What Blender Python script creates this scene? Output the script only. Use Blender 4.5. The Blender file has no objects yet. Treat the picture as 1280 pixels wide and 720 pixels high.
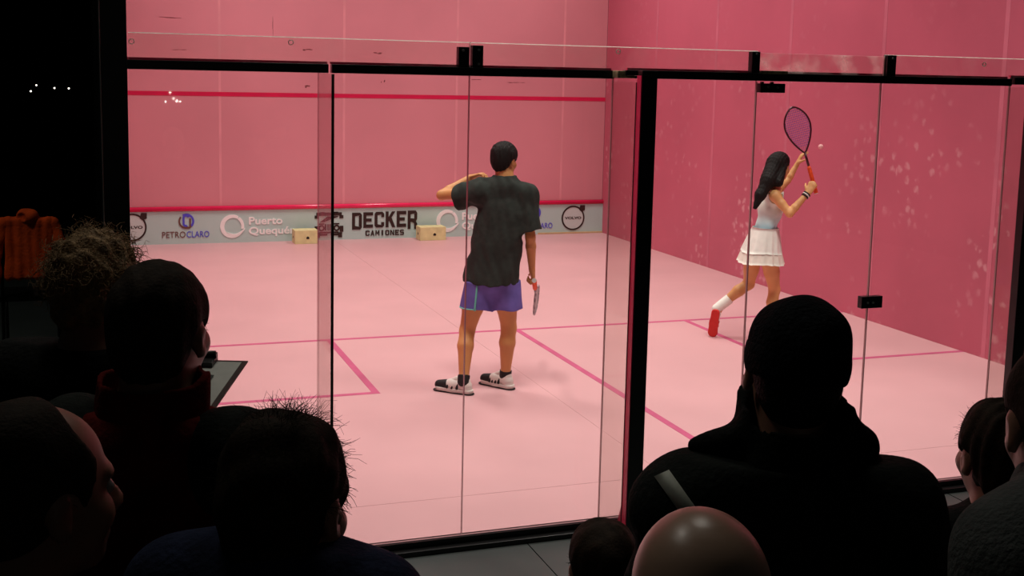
import bpy, bmesh, math, random
import numpy as np
from mathutils import Matrix, Vector

random.seed(4)
RNG = np.random.default_rng(7)
C = bpy.context.scene.collection
SC = bpy.context.scene

# ------------------------------------------------------------------ camera
CAM = np.array([-0.15873, -4.82342, 2.13703])
CR = np.array([0.94277535, -0.3327211, 0.02170956])
CU = np.array([0.02191028, 0.12678962, 0.99168762])
CF = np.array([0.33270794, 0.93446298, -0.12682415])
FPX, PX, PY = 1483.99, 640 - 7.568, 360 - 81.463
cam_data = bpy.data.cameras.new('camera')
cam = bpy.data.objects.new('camera', cam_data)
C.objects.link(cam)
cam_data.sensor_width = 36.0
cam_data.lens = FPX * 36.0 / 1280.0
cam_data.shift_x = 7.568 / 1280.0
cam_data.shift_y = -81.463 / 1280.0
cam_data.clip_start = 0.05
m4 = Matrix.Identity(4)
for i in range(3):
    m4[i][0], m4[i][1], m4[i][2], m4[i][3] = CR[i], CU[i], -CF[i], CAM[i]
cam.matrix_world = m4
SC.camera = cam

# ------------------------------------------------------------------ world, lamps, exposure
world = bpy.data.worlds.new('hall_dark')
SC.world = world
world.use_nodes = True
world.node_tree.nodes['Background'].inputs[0].default_value = (0.6, 0.75, 0.8, 1)
world.node_tree.nodes['Background'].inputs[1].default_value = 0.0035
SC.view_settings.view_transform = 'Standard'
SC.view_settings.look = 'None'
SC.view_settings.gamma = 1.0
SC.view_settings.exposure = 0.0
SC.cycles.transparent_max_bounces = 24
SC.cycles.max_bounces = 8


def area(name, loc, target, energy, color, sx, sy, spread):
    l = bpy.data.lights.new(name, 'AREA')
    l.shape = 'RECTANGLE'
    l.size, l.size_y = sx, sy
    l.energy = energy
    l.color = color
    l.spread = math.radians(spread)
    o = bpy.data.objects.new(name, l)
    C.objects.link(o)
    o.location = loc
    d = Vector(target) - Vector(loc)
    o.rotation_euler = d.to_track_quat('-Z', 'Y').to_euler()
    return o


LAMP = 58
for lx in (1.5, 4.9):
    for ly, sp, k in ((1.0, 88, 1.0), (4.5, 108, 1.05), (7.7, 112, 1.15)):
        area('court_lamp', (lx, ly, 5.9), (lx, ly + 0.25, 0), LAMP * k, (1.0, 0.915, 0.86), 0.5, 1.4, sp)
area('unseen_hall_lamp', (-0.3, -1.3, 4.4), (0.2, -3.2, 0), 5.5, (1.0, 0.94, 0.84), 0.8, 0.5, 150)
area('unseen_hall_lamp', (-2.2, 2.6, 4.6), (-.6, 3.6, 0), 9.0, (1.0, 0.95, 0.85), 0.5, 0.5, 120)  # unseen lamp added to bring out the orange jacket in the dark
area('unseen_hall_lamp', (1.5, -1.3, 4.4), (1.0, -3.2, 0), 5.0, (1.0, 0.94, 0.84), 0.8, 0.5, 150)

# ------------------------------------------------------------------ materials


def mat(name, col, rough=0.6, spec=0.5, metal=0.0, noise=None, bump=None, marks=None, coat=0.0, low=False):
    m = bpy.data.materials.new(name)
    m.use_nodes = True
    nt = m.node_tree
    b = nt.nodes['Principled BSDF']
    b.inputs['Base Color'].default_value = (*col, 1)
    b.inputs['Roughness'].default_value = rough
    b.inputs['Specular IOR Level'].default_value = spec
    b.inputs['Metallic'].default_value = metal
    b.inputs['Coat Weight'].default_value = coat
    tc = nt.nodes.new('ShaderNodeTexCoord')
    out = None
    if noise:
        sc_, amt = noise
        n = nt.nodes.new('ShaderNodeTexNoise')
        n.inputs['Scale'].default_value = sc_
        n.inputs['Detail'].default_value = 5
        nt.links.new(tc.outputs['Object'], n.inputs['Vector'])
        r = nt.nodes.new('ShaderNodeValToRGB')
        r.color_ramp.elements[0].position = 0.3
        r.color_ramp.elements[1].position = 0.7
        r.color_ramp.elements[0].color = (*[c * (1 - amt) for c in col], 1)
        r.color_ramp.elements[1].color = (*[min(1, c * (1 + amt)) for c in col], 1)
        nt.links.new(n.outputs['Fac'], r.inputs['Fac'])
        out = r.outputs['Color']
        nt.links.new(out, b.inputs['Base Color'])
    if marks:
        mcol, msc, thr, mamt = marks
        v = nt.nodes.new('ShaderNodeTexVoronoi')
        v.inputs['Scale'].default_value = msc
        v.inputs['Randomness'].default_value = 1.0
        nd = nt.nodes.new('ShaderNodeTexNoise')
        nd.inputs['Scale'].default_value = 16
        nd.inputs['Detail'].default_value = 4
        nt.links.new(tc.outputs['Object'], nd.inputs['Vector'])
        va = nt.nodes.new('ShaderNodeVectorMath')
        va.operation = 'MULTIPLY_ADD'
        va.inputs[1].default_value = (.09, .09, .09)
        nt.links.new(nd.outputs['Color'], va.inputs[0])
        nt.links.new(tc.outputs['Object'], va.inputs[2])
        nt.links.new(va.outputs[0], v.inputs['Vector'])
        lt = nt.nodes.new('ShaderNodeMapRange')
        lt.inputs['From Min'].default_value = thr
        lt.inputs['From Max'].default_value = thr * 0.4
        nt.links.new(v.outputs['Distance'], lt.inputs['Value'])
        n2 = nt.nodes.new('ShaderNodeTexNoise')
        n2.inputs['Scale'].default_value = 1.1
        nt.links.new(tc.outputs['Object'], n2.inputs['Vector'])
        r2 = nt.nodes.new('ShaderNodeMapRange')
        r2.inputs['From Min'].default_value = 0.46
        r2.inputs['From Max'].default_value = 0.62
        r2.inputs['To Max'].default_value = mamt
        nt.links.new(n2.outputs['Fac'], r2.inputs['Value'])
        mu = nt.nodes.new('ShaderNodeMath')
        mu.operation = 'MULTIPLY'
        nt.links.new(lt.outputs[0], mu.inputs[0])
        nt.links.new(r2.outputs[0], mu.inputs[1])
        if low:                                 # ball marks gather on the lower part of a wall
            sz = nt.nodes.new('ShaderNodeSeparateXYZ')
            nt.links.new(tc.outputs['Object'], sz.inputs[0])
            mz = nt.nodes.new('ShaderNodeMapRange')
            mz.inputs['From Min'].default_value = 1.3
            mz.inputs['From Max'].default_value = 2.4
            mz.inputs['To Min'].default_value = 1.0
            mz.inputs['To Max'].default_value = 0.12
            nt.links.new(sz.outputs['Z'], mz.inputs['Value'])
            m5 = nt.nodes.new('ShaderNodeMath')
            m5.operation = 'MULTIPLY'
            nt.links.new(mu.outputs[0], m5.inputs[0])
            nt.links.new(mz.outputs[0], m5.inputs[1])
            mu = m5
        mx = nt.nodes.new('ShaderNodeMix')
        mx.data_type = 'RGBA'
        nt.links.new(mu.outputs[0], mx.inputs['Factor'])
        if out:
            nt.links.new(out, mx.inputs['A'])
        else:
            mx.inputs['A'].default_value = (*col, 1)
        mx.inputs['B'].default_value = (*mcol, 1)
        nt.links.new(mx.outputs['Result'], b.inputs['Base Color'])
    if bump:
        bs, bst = bump
        n3 = nt.nodes.new('ShaderNodeTexNoise')
        n3.inputs['Scale'].default_value = bs
        n3.inputs['Detail'].default_value = 4
        nt.links.new(tc.outputs['Object'], n3.inputs['Vector'])
        bp = nt.nodes.new('ShaderNodeBump')
        bp.inputs['Strength'].default_value = bst
        bp.inputs['Distance'].default_value = 0.01
        nt.links.new(n3.outputs['Fac'], bp.inputs['Height'])
        nt.links.new(bp.outputs['Normal'], b.inputs['Normal'])
    return m


def glass(name, tint, refl=1.0, dirt=0.0):
    """thin architectural pane: clear transmission plus a fresnel reflection"""
    m = bpy.data.materials.new(name)
    m.use_nodes = True
    nt = m.node_tree
    nt.nodes.clear()
    o = nt.nodes.new('ShaderNodeOutputMaterial')
    t = nt.nodes.new('ShaderNodeBsdfTransparent')
    t.inputs[0].default_value = (*tint, 1)
    g = nt.nodes.new('ShaderNodeBsdfGlossy')
    g.inputs['Roughness'].default_value = 0.016
    g.inputs['Color'].default_value = (refl, refl, refl, 1)
    # Schlick reflectance, the same from both faces of the sheet
    lw = nt.nodes.new('ShaderNodeLayerWeight')
    lw.inputs['Blend'].default_value = 0.5
    pw = nt.nodes.new('ShaderNodeMath')
    pw.operation = 'POWER'
    pw.inputs[1].default_value = 5.0
    nt.links.new(lw.outputs['Facing'], pw.inputs[0])
    f = nt.nodes.new('ShaderNodeMath')
    f.operation = 'MULTIPLY_ADD'
    f.inputs[1].default_value = 0.6
    f.inputs[2].default_value = 0.02
    nt.links.new(pw.outputs[0], f.inputs[0])
    mx = nt.nodes.new('ShaderNodeMixShader')
    nt.links.new(f.outputs[0], mx.inputs[0])
    nt.links.new(t.outputs[0], mx.inputs[1])
    nt.links.new(g.outputs[0], mx.inputs[2])
    last = mx
    if dirt:
        d = nt.nodes.new('ShaderNodeBsdfTranslucent')     # dust lit through from the court
        d.inputs[0].default_value = (0.92, 0.90, 0.82, 1)
        tc = nt.nodes.new('ShaderNodeTexCoord')
        n = nt.nodes.new('ShaderNodeTexNoise')
        n.inputs['Scale'].default_value = 9
        n.inputs['Detail'].default_value = 8
        nt.links.new(tc.outputs['Object'], n.inputs['Vector'])
        r = nt.nodes.new('ShaderNodeMapRange')
        r.inputs['From Min'].default_value = 0.45
        r.inputs['From Max'].default_value = 0.75
        r.inputs['To Max'].default_value = dirt
        nt.links.new(n.outputs['Fac'], r.inputs['Value'])
        m2 = nt.nodes.new('ShaderNodeMixShader')
        nt.links.new(r.outputs[0], m2.inputs[0])
        nt.links.new(mx.outputs[0], m2.inputs[1])
        nt.links.new(d.outputs[0], m2.inputs[2])
        last = m2
    nt.links.new(last.outputs[0], o.inputs[0])
    return m


def translucent(name, col):
    m = mat(name, col, 0.3, 0.5)
    nt = m.node_tree
    o = nt.nodes['Material Output']
    t = nt.nodes.new('ShaderNodeBsdfTranslucent')
    t.inputs[0].default_value = (*col, 1)
    mx = nt.nodes.new('ShaderNodeMixShader')
    mx.inputs[0].default_value = 0.75
    nt.links.new(nt.nodes['Principled BSDF'].outputs[0], mx.inputs[1])
    nt.links.new(t.outputs[0], mx.inputs[2])
    nt.links.new(mx.outputs[0], o.inputs[0])
    return m


def emit(name, col, s):
    m = bpy.data.materials.new(name)
    m.use_nodes = True
    b = m.node_tree.nodes['Principled BSDF']
    b.inputs['Base Color'].default_value = (0, 0, 0, 1)
    b.inputs['Emission Color'].default_value = (*col, 1)
    b.inputs['Emission Strength'].default_value = s
    return m


M = dict(
    floor=mat('pink_court_floor', (0.635, 0.375, 0.385), 0.42, 0.3, noise=(1.3, 0.05), marks=((0.92, 0.75, 0.72), 9, 0.045, 0.5)),
    line=mat('magenta_floor_paint', (0.52, 0.10, 0.205), 0.5, 0.3, noise=(6, 0.12)),
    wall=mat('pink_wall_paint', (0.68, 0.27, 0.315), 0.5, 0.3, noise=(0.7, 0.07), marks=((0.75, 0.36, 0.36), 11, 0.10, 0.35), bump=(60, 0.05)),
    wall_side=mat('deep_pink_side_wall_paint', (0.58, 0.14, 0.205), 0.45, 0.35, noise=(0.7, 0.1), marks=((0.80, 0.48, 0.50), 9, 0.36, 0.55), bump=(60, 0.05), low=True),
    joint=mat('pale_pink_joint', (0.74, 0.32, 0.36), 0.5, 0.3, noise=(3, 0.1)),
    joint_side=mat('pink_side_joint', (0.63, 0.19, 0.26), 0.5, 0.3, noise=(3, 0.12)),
    crimson=mat('crimson_line_paint', (0.66, 0.012, 0.08), 0.35, 0.5, noise=(5, 0.06)),
    crimson_gloss=mat('crimson_glossy_tin_rail', (0.80, 0.02, 0.11), 0.2, 0.6, noise=(5, 0.06)),
    under=mat('dark_pink_subfloor', (0.42, 0.14, 0.15), 0.8, 0.2),
    grey=mat('warm_grey_tin_board', (0.47, 0.66, 0.61), 0.6, 0.3, noise=(2, 0.04)),
    scuff=mat('dark_ball_scuff', (0.17, 0.04, 0.045), 0.7, 0.2),
    wood=mat('pale_pine', (0.70, 0.68, 0.34), 0.55, 0.3, noise=(14, 0.12)),
    woodstrip=mat('pine_batten', (0.60, 0.44, 0.24), 0.6, 0.3, noise=(14, 0.12)),
    black=mat('black_painted_steel', (0.006, 0.006, 0.006), 0.35, 0.4, noise=(20, 0.2)),
    blackmatte=mat('black_cladding', (0.003, 0.003, 0.003), 1.0, 0.0, noise=(4, 0.3)),
    steel=mat('worn_zinc_bolt', (0.55, 0.55, 0.5), 0.35, 0.5, 1.0),
    red_reflection_trim=mat('crimson_reflection_and_trim', (0.75, 0.03, 0.11), 0.4, 0.4, noise=(8, 0.15)),  # also carries the red reflection on the post side as base colour
    bracket=mat('olive_worn_bracket', (0.22, 0.18, 0.10), 0.5, 0.4, noise=(40, 0.6)),
    pane=glass('clear_pane', (0.985, 0.985, 0.98), 0.9),
    paneup=glass('clear_pane_upper_strip', (0.95, 0.95, 0.93), 0.9, 0.05),
    panedirty=glass('scuffed_header_pane', (0.93, 0.93, 0.90), 0.9, 0.42),
    fin=glass('tinted_fin_pane', (0.90, 0.89, 0.87), 0.9),
    edge=mat('dark_glass_edge', (0.05, 0.035, 0.03), 0.25, 0.5),
    edgemid=mat('greenish_glass_edge', (0.22, 0.15, 0.14), 0.25, 0.5),
    edgepale=mat('pale_pink_glass_edge', (0.50, 0.30, 0.30), 0.25, 0.5),
    edgelight=translucent('bright_glass_edge', (0.95, 0.95, 0.90)),
    hallfloor=mat('dark_green_grey_hall_floor', (0.075, 0.09, 0.085), 0.45, 0.4, noise=(1.5, 0.25)),
    letter_dark=mat('dark_brown_lettering', (0.035, 0.018, 0.014), 0.5, 0.3),
    letter_brown=mat('brown_lettering', (0.16, 0.075, 0.06), 0.5, 0.3),
    letter_blue=mat('blue_lettering', (0.10, 0.09, 0.62), 0.5, 0.3),
    letter_white=mat('white_lettering', (0.93, 0.95, 0.92), 0.5, 0.3),
    disc=mat('pale_grey_disc', (0.56, 0.66, 0.62), 0.6, 0.3),
    skin=mat('tanned_skin', (0.62, 0.295, 0.105), 0.5, 0.4, noise=(5, 0.1)),
    skin2=mat('light_tanned_skin', (0.68, 0.36, 0.14), 0.5, 0.4, noise=(5, 0.1)),
    skin3=mat('ruddy_skin', (0.42, 0.21, 0.14), 0.42, 0.5, noise=(8, 0.15)),
    skin4=mat('shiny_scalp_skin', (0.62, 0.40, 0.28), 0.33, 0.6, noise=(8, 0.12)),
    eyewhite=mat('eye_white', (0.45, 0.42, 0.40), 0.2, 0.5),
    hair_black=mat('black_hair', (0.008, 0.006, 0.005), 0.6, 0.22, bump=(180, 0.6)),
    hair_dark=mat('dark_brown_hair', (0.032, 0.021, 0.013), 0.75, 0.12, noise=(60, 0.4), bump=(180, 0.2)),
    hair_curl=mat('ash_blond_curls', (0.30, 0.19, 0.09), 0.6, 0.2, noise=(60, 0.4), bump=(120, 0.8)),
    tshirt=mat('charcoal_tshirt_cotton', (0.032, 0.040, 0.034), 0.85, 0.2, noise=(30, 0.2), bump=(250, 0.2)),
    shorts=mat('violet_blue_shorts', (0.15, 0.125, 0.42), 0.75, 0.2, noise=(14, 0.15), bump=(200, 0.15)),
    mint=mat('mint_piping', (0.18, 0.62, 0.50), 0.6, 0.3),
    white=mat('white_fabric', (0.86, 0.89, 0.80), 0.8, 0.2, noise=(25, 0.05)),
    cream=mat('cream_pleated_fabric', (0.86, 0.86, 0.74), 0.8, 0.2, noise=(25, 0.05)),
    rubber_white=mat('white_rubber', (0.72, 0.68, 0.62), 0.5, 0.3),
    rubber_black=mat('black_rubber', (0.012, 0.011, 0.011), 0.6, 0.3),
    red=mat('red_rubber', (0.62, 0.03, 0.025), 0.5, 0.3, noise=(30, 0.1)),
    orange=mat('orange_grip_tape', (0.80, 0.09, 0.02), 0.6, 0.3, noise=(50, 0.15)),
    frame_red=mat('dark_maroon_racket_frame', (0.06, 0.008, 0.014), 0.3, 0.5),
    frame_white=mat('white_patterned_racket_frame', (0.30, 0.27, 0.28), 0.35, 0.5, noise=(45, 0.95)),
    string_purple=mat('purple_strings', (0.24, 0.10, 0.36), 0.5, 0.3),
    string_pale=mat('pale_strings', (0.6, 0.5, 0.5), 0.5, 0.3),
    ball=mat('pink_rubber_ball', (0.85, 0.50, 0.48), 0.6, 0.3),
    navy=mat('navy_cloth', (0.020, 0.028, 0.065), 0.9, 0.15, noise=(20, 0.3), bump=(90, 0.4)),
    blackcloth=mat('black_cloth', (0.011, 0.012, 0.011), 0.9, 0.12, noise=(20, 0.3), bump=(90, 0.4)),
    greencloth=mat('dark_green_black_cloth', (0.018, 0.022, 0.019), 0.9, 0.12, noise=(20, 0.3), bump=(90, 0.4)),
    maroon=mat('maroon_cloth', (0.16, 0.010, 0.008), 0.9, 0.12, noise=(20, 0.3), bump=(90, 0.4)),
    greycloth=mat('grey_knit', (0.10, 0.11, 0.105), 0.9, 0.15, noise=(20, 0.2), bump=(120, 0.5)),
    knit=mat('black_knit_beanie', (0.008, 0.010, 0.012), 0.95, 0.1, noise=(40, 0.3), bump=(140, 0.8)),
    reflect=mat('grey_reflective_tape', (0.72, 0.76, 0.64), 0.5, 0.4, noise=(60, 0.1)),
    hivis=mat('orange_jacket_cloth', (0.75, 0.085, 0.012), 0.85, 0.2, noise=(12, 0.2), bump=(60, 0.4)),
    paper=mat('grey_white_paper', (0.62, 0.64, 0.58), 0.7, 0.2, noise=(18, 0.1)),
    board=mat('dark_brown_hardboard', (0.06, 0.035, 0.03), 0.5, 0.3, noise=(20, 0.2)),
    bulb=emit('warm_white_bulb', (1.0, 0.92, 0.8), 90.0),
    glintfar=emit('far_white_glint', (1.0, 0.92, 0.8), 3.0),
)

# top: light blue / grey patterned sleeveless shirt
def top_mat():
    m = mat('pale_blue_grey_patterned_top', (0.55, 0.62, 0.58), 0.75, 0.2)
    nt = m.node_tree
    b = nt.nodes['Principled BSDF']
    tc = nt.nodes.new('ShaderNodeTexCoord')
    sep = nt.nodes.new('ShaderNodeSeparateXYZ')
    nt.links.new(tc.outputs['Object'], sep.inputs[0])
    n = nt.nodes.new('ShaderNodeTexNoise')
    n.inputs['Scale'].default_value = 11
    nt.links.new(tc.outputs['Object'], n.inputs['Vector'])
    ad = nt.nodes.new('ShaderNodeMath')
    ad.operation = 'MULTIPLY_ADD'
    nt.links.new(n.outputs['Fac'], ad.inputs[0])
    ad.inputs[1].default_value = 0.12
    nt.links.new(sep.outputs['Z'], ad.inputs[2])
    r = nt.nodes.new('ShaderNodeValToRGB')
    e = r.color_ramp.elements
    e[0].position, e[0].color = 0.0, (0.34, 0.66, 0.80, 1)
    e[1].position, e[1].color = 1.0, (0.74, 0.80, 0.70, 1)
    x = r.color_ramp.elements.new(0.35); x.color = (0.62, 0.88, 0.86, 1)
    x = r.color_ramp.elements.new(0.55); x.color = (0.60, 0.70, 0.64, 1)
    x = r.color_ramp.elements.new(0.75); x.color = (0.76, 0.84, 0.72, 1)
    mr = nt.nodes.new('ShaderNodeMapRange')
    mr.inputs['From Min'].default_value = 0.93
    mr.inputs['From Max'].default_value = 1.26
    nt.links.new(ad.outputs[0], mr.inputs['Value'])
    nt.links.new(mr.outputs[0], r.inputs['Fac'])
    nt.links.new(r.outputs['Color'], b.inputs['Base Color'])
    return m


M['top'] = top_mat()

# ------------------------------------------------------------------ object helpers


def thing(name, label=None, cat=None, loc=(0, 0, 0), group=None, kind=None):
    o = bpy.data.objects.new(name, None)
    o.empty_display_size = 0.1
    C.objects.link(o)
    o.location = loc
    if label: o['label'] = label
    if cat: o['category'] = cat
    if group: o['group'] = group
    if kind: o['kind'] = kind
    return o


def world_loc(p):
    v = np.zeros(3)
    while p is not None:
        v = v + np.array(p.location)
        p = p.parent
    return v


def obj(name, V, F, m, parent=None, smooth=False, fmats=None, label=None):
    """one mesh object from world-space vertices; the parent's own place is taken off"""
    V = np.asarray(V, float).reshape(-1, 3)
    if parent is not None:
        V = V - world_loc(parent)
    me = bpy.data.meshes.new(name)
    me.from_pydata(V.tolist(), [], F.tolist() if isinstance(F, np.ndarray) else F)
    ms = m if isinstance(m, (list, tuple)) else [m]
    for q in ms: me.materials.append(q)
    if fmats is not None: me.polygons.foreach_set('material_index', fmats)
    if smooth: me.polygons.foreach_set('use_smooth', [True] * len(me.polygons))
    me.update()
    o = bpy.data.objects.new(name, me)
    C.objects.link(o)
    if parent is not None: o.parent = parent
    if label: o['label'] = label
    return o


BF = [(0, 3, 2, 1), (4, 5, 6, 7), (0, 1, 5, 4), (1, 2, 6, 5), (2, 3, 7, 6), (3, 0, 4, 7)]


def boxv(lo, hi):
    (a, b, c), (d, e, f) = lo, hi
    return [(a, b, c), (d, b, c), (d, e, c), (a, e, c), (a, b, f), (d, b, f), (d, e, f), (a, e, f)]


def box(name, lo, hi, m, parent=None, bevel=0.0, fmats=None, label=None):
    o = obj(name, boxv(lo, hi), BF, m, parent, fmats=fmats, label=label)
    if bevel:
        bm = bmesh.new()
        bm.from_mesh(o.data)
        bmesh.ops.bevel(bm, geom=list(bm.edges), offset=bevel, segments=2, affect='EDGES', profile=0.6)
        bm.to_mesh(o.data)
        bm.free()
    return o


class MB:
    def __init__(s): s.v, s.f, s.lift = [], [], 0.0

    def add(s, V, F):
        n = len(s.v)
        s.v += [tuple(x) for x in V]
        s.f += [tuple(i + n for i in f) for f in F]
        return s

    def box(s, lo, hi): return s.add(boxv(lo, hi), BF)

    def prism(s, pts, y0, y1, step=True):
        """polygon given in x,z; runs from y0 (front) to y1"""
        n = len(pts)
        if step:                                # overlapping strokes lie one above the other
            s.lift += .0002
            y0 -= s.lift
        V = [(x, y0, z) for x, z in pts] + [(x, y1, z) for x, z in pts]
        F = [tuple(range(n)), tuple(range(2 * n - 1, n - 1, -1))]
        F += [(i, i + n, (i + 1) % n + n, (i + 1) % n) for i in range(n)]
        return s.add(V, F)

    def ring(s, cx, cz, r0, r1, y0, y1, a0=0, a1=360, n=40, off=(0, 0)):
        """flat annulus (arc) in the xz plane, inner circle may sit off-centre"""
        t = np.radians(np.linspace(a0, a1, n + 1))
        s.lift += .0006
        y0 -= s.lift
        for i in range(n):
            q = [(cx + r1 * math.cos(t[i]), cz + r1 * math.sin(t[i])), (cx + r1 * math.cos(t[i + 1]), cz + r1 * math.sin(t[i + 1])),
                 (cx + off[0] + r0 * math.cos(t[i + 1]), cz + off[1] + r0 * math.sin(t[i + 1])), (cx + off[0] + r0 * math.cos(t[i]), cz + off[1] + r0 * math.sin(t[i]))]
            s.prism(q, y0, y1, False)
        return s

    def tube(s, path, r, n=8, closed=False):
        P = [np.asarray(p, float) for p in path]
        N = len(P)
        rr = r if isinstance(r, (list, tuple, np.ndarray)) else [r] * N
        rings = []
        up = np.array([0.13, 0.21, 0.97])
        for i in range(N):
            a = P[(i - 1) % N] if (closed or i > 0) else P[i]
            b = P[(i + 1) % N] if (closed or i < N - 1) else P[i]
            t = b - a
            t = t / (np.linalg.norm(t) + 1e-9)
            x = np.cross(t, up)
            if np.linalg.norm(x) < 1e-3: x = np.cross(t, (1, 0, 0))
            x /= np.linalg.norm(x)
            y = np.cross(t, x)
            rings.append([P[i] + rr[i] * (x * math.cos(2 * math.pi * k / n) + y * math.sin(2 * math.pi * k / n)) for k in range(n)])
        V = [v for ring in rings for v in ring]
        F = []
        for i in range(N if closed else N - 1):
            j = (i + 1) % N
            for k in range(n):
                l = (k + 1) % n
                F.append((i * n + k, i * n + l, j * n + l, j * n + k))
        if not closed:
            F.append(tuple(range(n - 1, -1, -1)))
            F.append(tuple((N - 1) * n + k for k in range(n)))
        return s.add(V, F)

    def build(s, name, m, parent=None, smooth=False, label=None):
        return obj(name, s.v, s.f, m, parent, smooth, label=label)


def sphere(name, c, r, m, parent=None, seg=12, scale=(1, 1, 1)):
    V, F = [], []
    for i in range(seg + 1):
        th = math.pi * i / seg
        for k in range(seg):
            ph = 2 * math.pi * k / seg
            V.append((c[0] + r * scale[0] * math.sin(th) * math.cos(ph), c[1] + r * scale[1] * math.sin(th) * math.sin(ph), c[2] + r * scale[2] * math.cos(th)))
    for i in range(seg):
        for k in range(seg):
            l = (k + 1) % seg
            F.append((i * seg + k, (i + 1) * seg + k, (i + 1) * seg + l, i * seg + l))
    return obj(name, V, F, m, parent, True)


# ------------------------------------------------------------------ soft-body modelling: smooth unions polygonised with surface nets


class Field:
    def __init__(s, lo, hi, h):
        s.lo = np.asarray(lo, float)
        s.h = h
        s.n = np.maximum(4, np.ceil((np.asarray(hi) - s.lo) / h).astype(int) + 1)
        s.F = np.full(s.n, 0.2, np.float32)

    def sl(s, lo, hi, pad):
        a = np.clip(np.floor((np.asarray(lo) - pad - s.lo) / s.h).astype(int), 0, s.n)
        b = np.clip(np.ceil((np.asarray(hi) + pad - s.lo) / s.h).astype(int) + 1, 0, s.n)
        if np.any(b <= a): return None, None
        g = [(s.lo[i] + s.h * np.arange(a[i], b[i])).astype(np.float32) for i in range(3)]
        return tuple(slice(a[i], b[i]) for i in range(3)), (g[0][:, None, None], g[1][None, :, None], g[2][None, None, :])

    def add(s, prim, k=0.02):
        lo, hi, fn = prim
        q, g = s.sl(lo, hi, k + 4 * s.h)
        if q is None: return s
        d = fn(*g)
        f = s.F[q]
        if k > 0:
            h = np.clip(0.5 + 0.5 * (f - d) / k, 0, 1)
            s.F[q] = f + (d - f) * h - k * h * (1 - h)
        else:
            s.F[q] = np.minimum(f, d)
        return s

    def sub(s, prim, k=0.005):
        lo, hi, fn = prim
        q, g = s.sl(lo, hi, k + 2 * s.h)
        if q is None: return s
        d = -fn(*g)
        f = s.F[q]
        h = np.clip(0.5 - 0.5 * (f - d) / max(k, 1e-6), 0, 1)
        s.F[q] = f + (d - f) * h + k * h * (1 - h)
        return s

    def cut(s, p, n):
        """keeps what lies behind the plane"""
        n = np.asarray(n, float) / np.linalg.norm(n)
        g = [(s.lo[i] + s.h * np.arange(s.n[i]) - p[i]).astype(np.float32) * np.float32(n[i]) for i in range(3)]
        s.F = np.maximum(s.F, g[0][:, None, None] + g[1][None, :, None] + g[2][None, None, :])
        return s

    def warp(s, fn):
        g = [(s.lo[i] + s.h * np.arange(s.n[i])).astype(np.float32) for i in range(3)]
        s.F = s.F + fn(g[0][:, None, None], g[1][None, :, None], g[2][None, None, :])
        return s

    def nets(s):
        F = s.F.copy()
        for ax in range(3):
            q = [slice(None)] * 3
            for e in (0, -1):
                q[ax] = e
                F[tuple(q)] = np.maximum(F[tuple(q)], 0.001)
        S = F < 0
        cnt = np.zeros([k - 1 for k in F.shape], np.int8)
        for d in np.ndindex(2, 2, 2):
            cnt += S[tuple(slice(d[i], F.shape[i] - 1 + d[i]) for i in range(3))]
        ijk = np.argwhere((cnt > 0) & (cnt < 8))
        ids = np.full(cnt.shape, -1, np.int32)
        ids[tuple(ijk.T)] = np.arange(len(ijk))
        cor = [np.array(d) for d in np.ndindex(2, 2, 2)]
        val = np.stack([F[tuple((ijk + d).T)] for d in cor], 1)
        acc = np.zeros((len(ijk), 3))
        num = np.zeros(len(ijk))
        for a in range(8):
            for b in range(a + 1, 8):
                if np.abs(cor[a] - cor[b]).sum() != 1: continue
                m = (val[:, a] < 0) != (val[:, b] < 0)
                t = val[m, a] / (val[m, a] - val[m, b])
                acc[m] += cor[a] + t[:, None] * (cor[b] - cor[a])
                num[m] += 1
        V = s.lo + s.h * (ijk + acc / num[:, None])
        faces = []
        for ax in range(3):
            o1, o2 = (ax + 1) % 3, (ax + 2) % 3
            A = [slice(None)] * 3
            B = [slice(None)] * 3
            A[ax] = slice(0, -1)
            B[ax] = slice(1, None)
            for o in (o1, o2):
                A[o] = slice(1, -1)
                B[o] = slice(1, -1)
            ed = np.argwhere(S[tuple(A)] != S[tuple(B)])
            base = ed.copy()
            base[:, o1] += 1
            base[:, o2] += 1
            ins = S[tuple(base.T)]
            e1, e2 = np.eye(3, dtype=int)[o1], np.eye(3, dtype=int)[o2]
            q = np.stack([ids[tuple((base - e1 - e2).T)], ids[tuple((base - e2).T)], ids[tuple(base.T)], ids[tuple((base - e1).T)]], 1)
            q[~ins] = q[~ins][:, ::-1]
            faces.append(q)
        return V, np.concatenate(faces)

    def build(s, name, m, parent, label=None):
        V, F = s.nets()
        return obj(name, V, F, m, parent, True, label=label)


def A(*v): return np.array(v, float)
def unit(v): return np.asarray(v, float) / (np.linalg.norm(v) + 1e-12)


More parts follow.
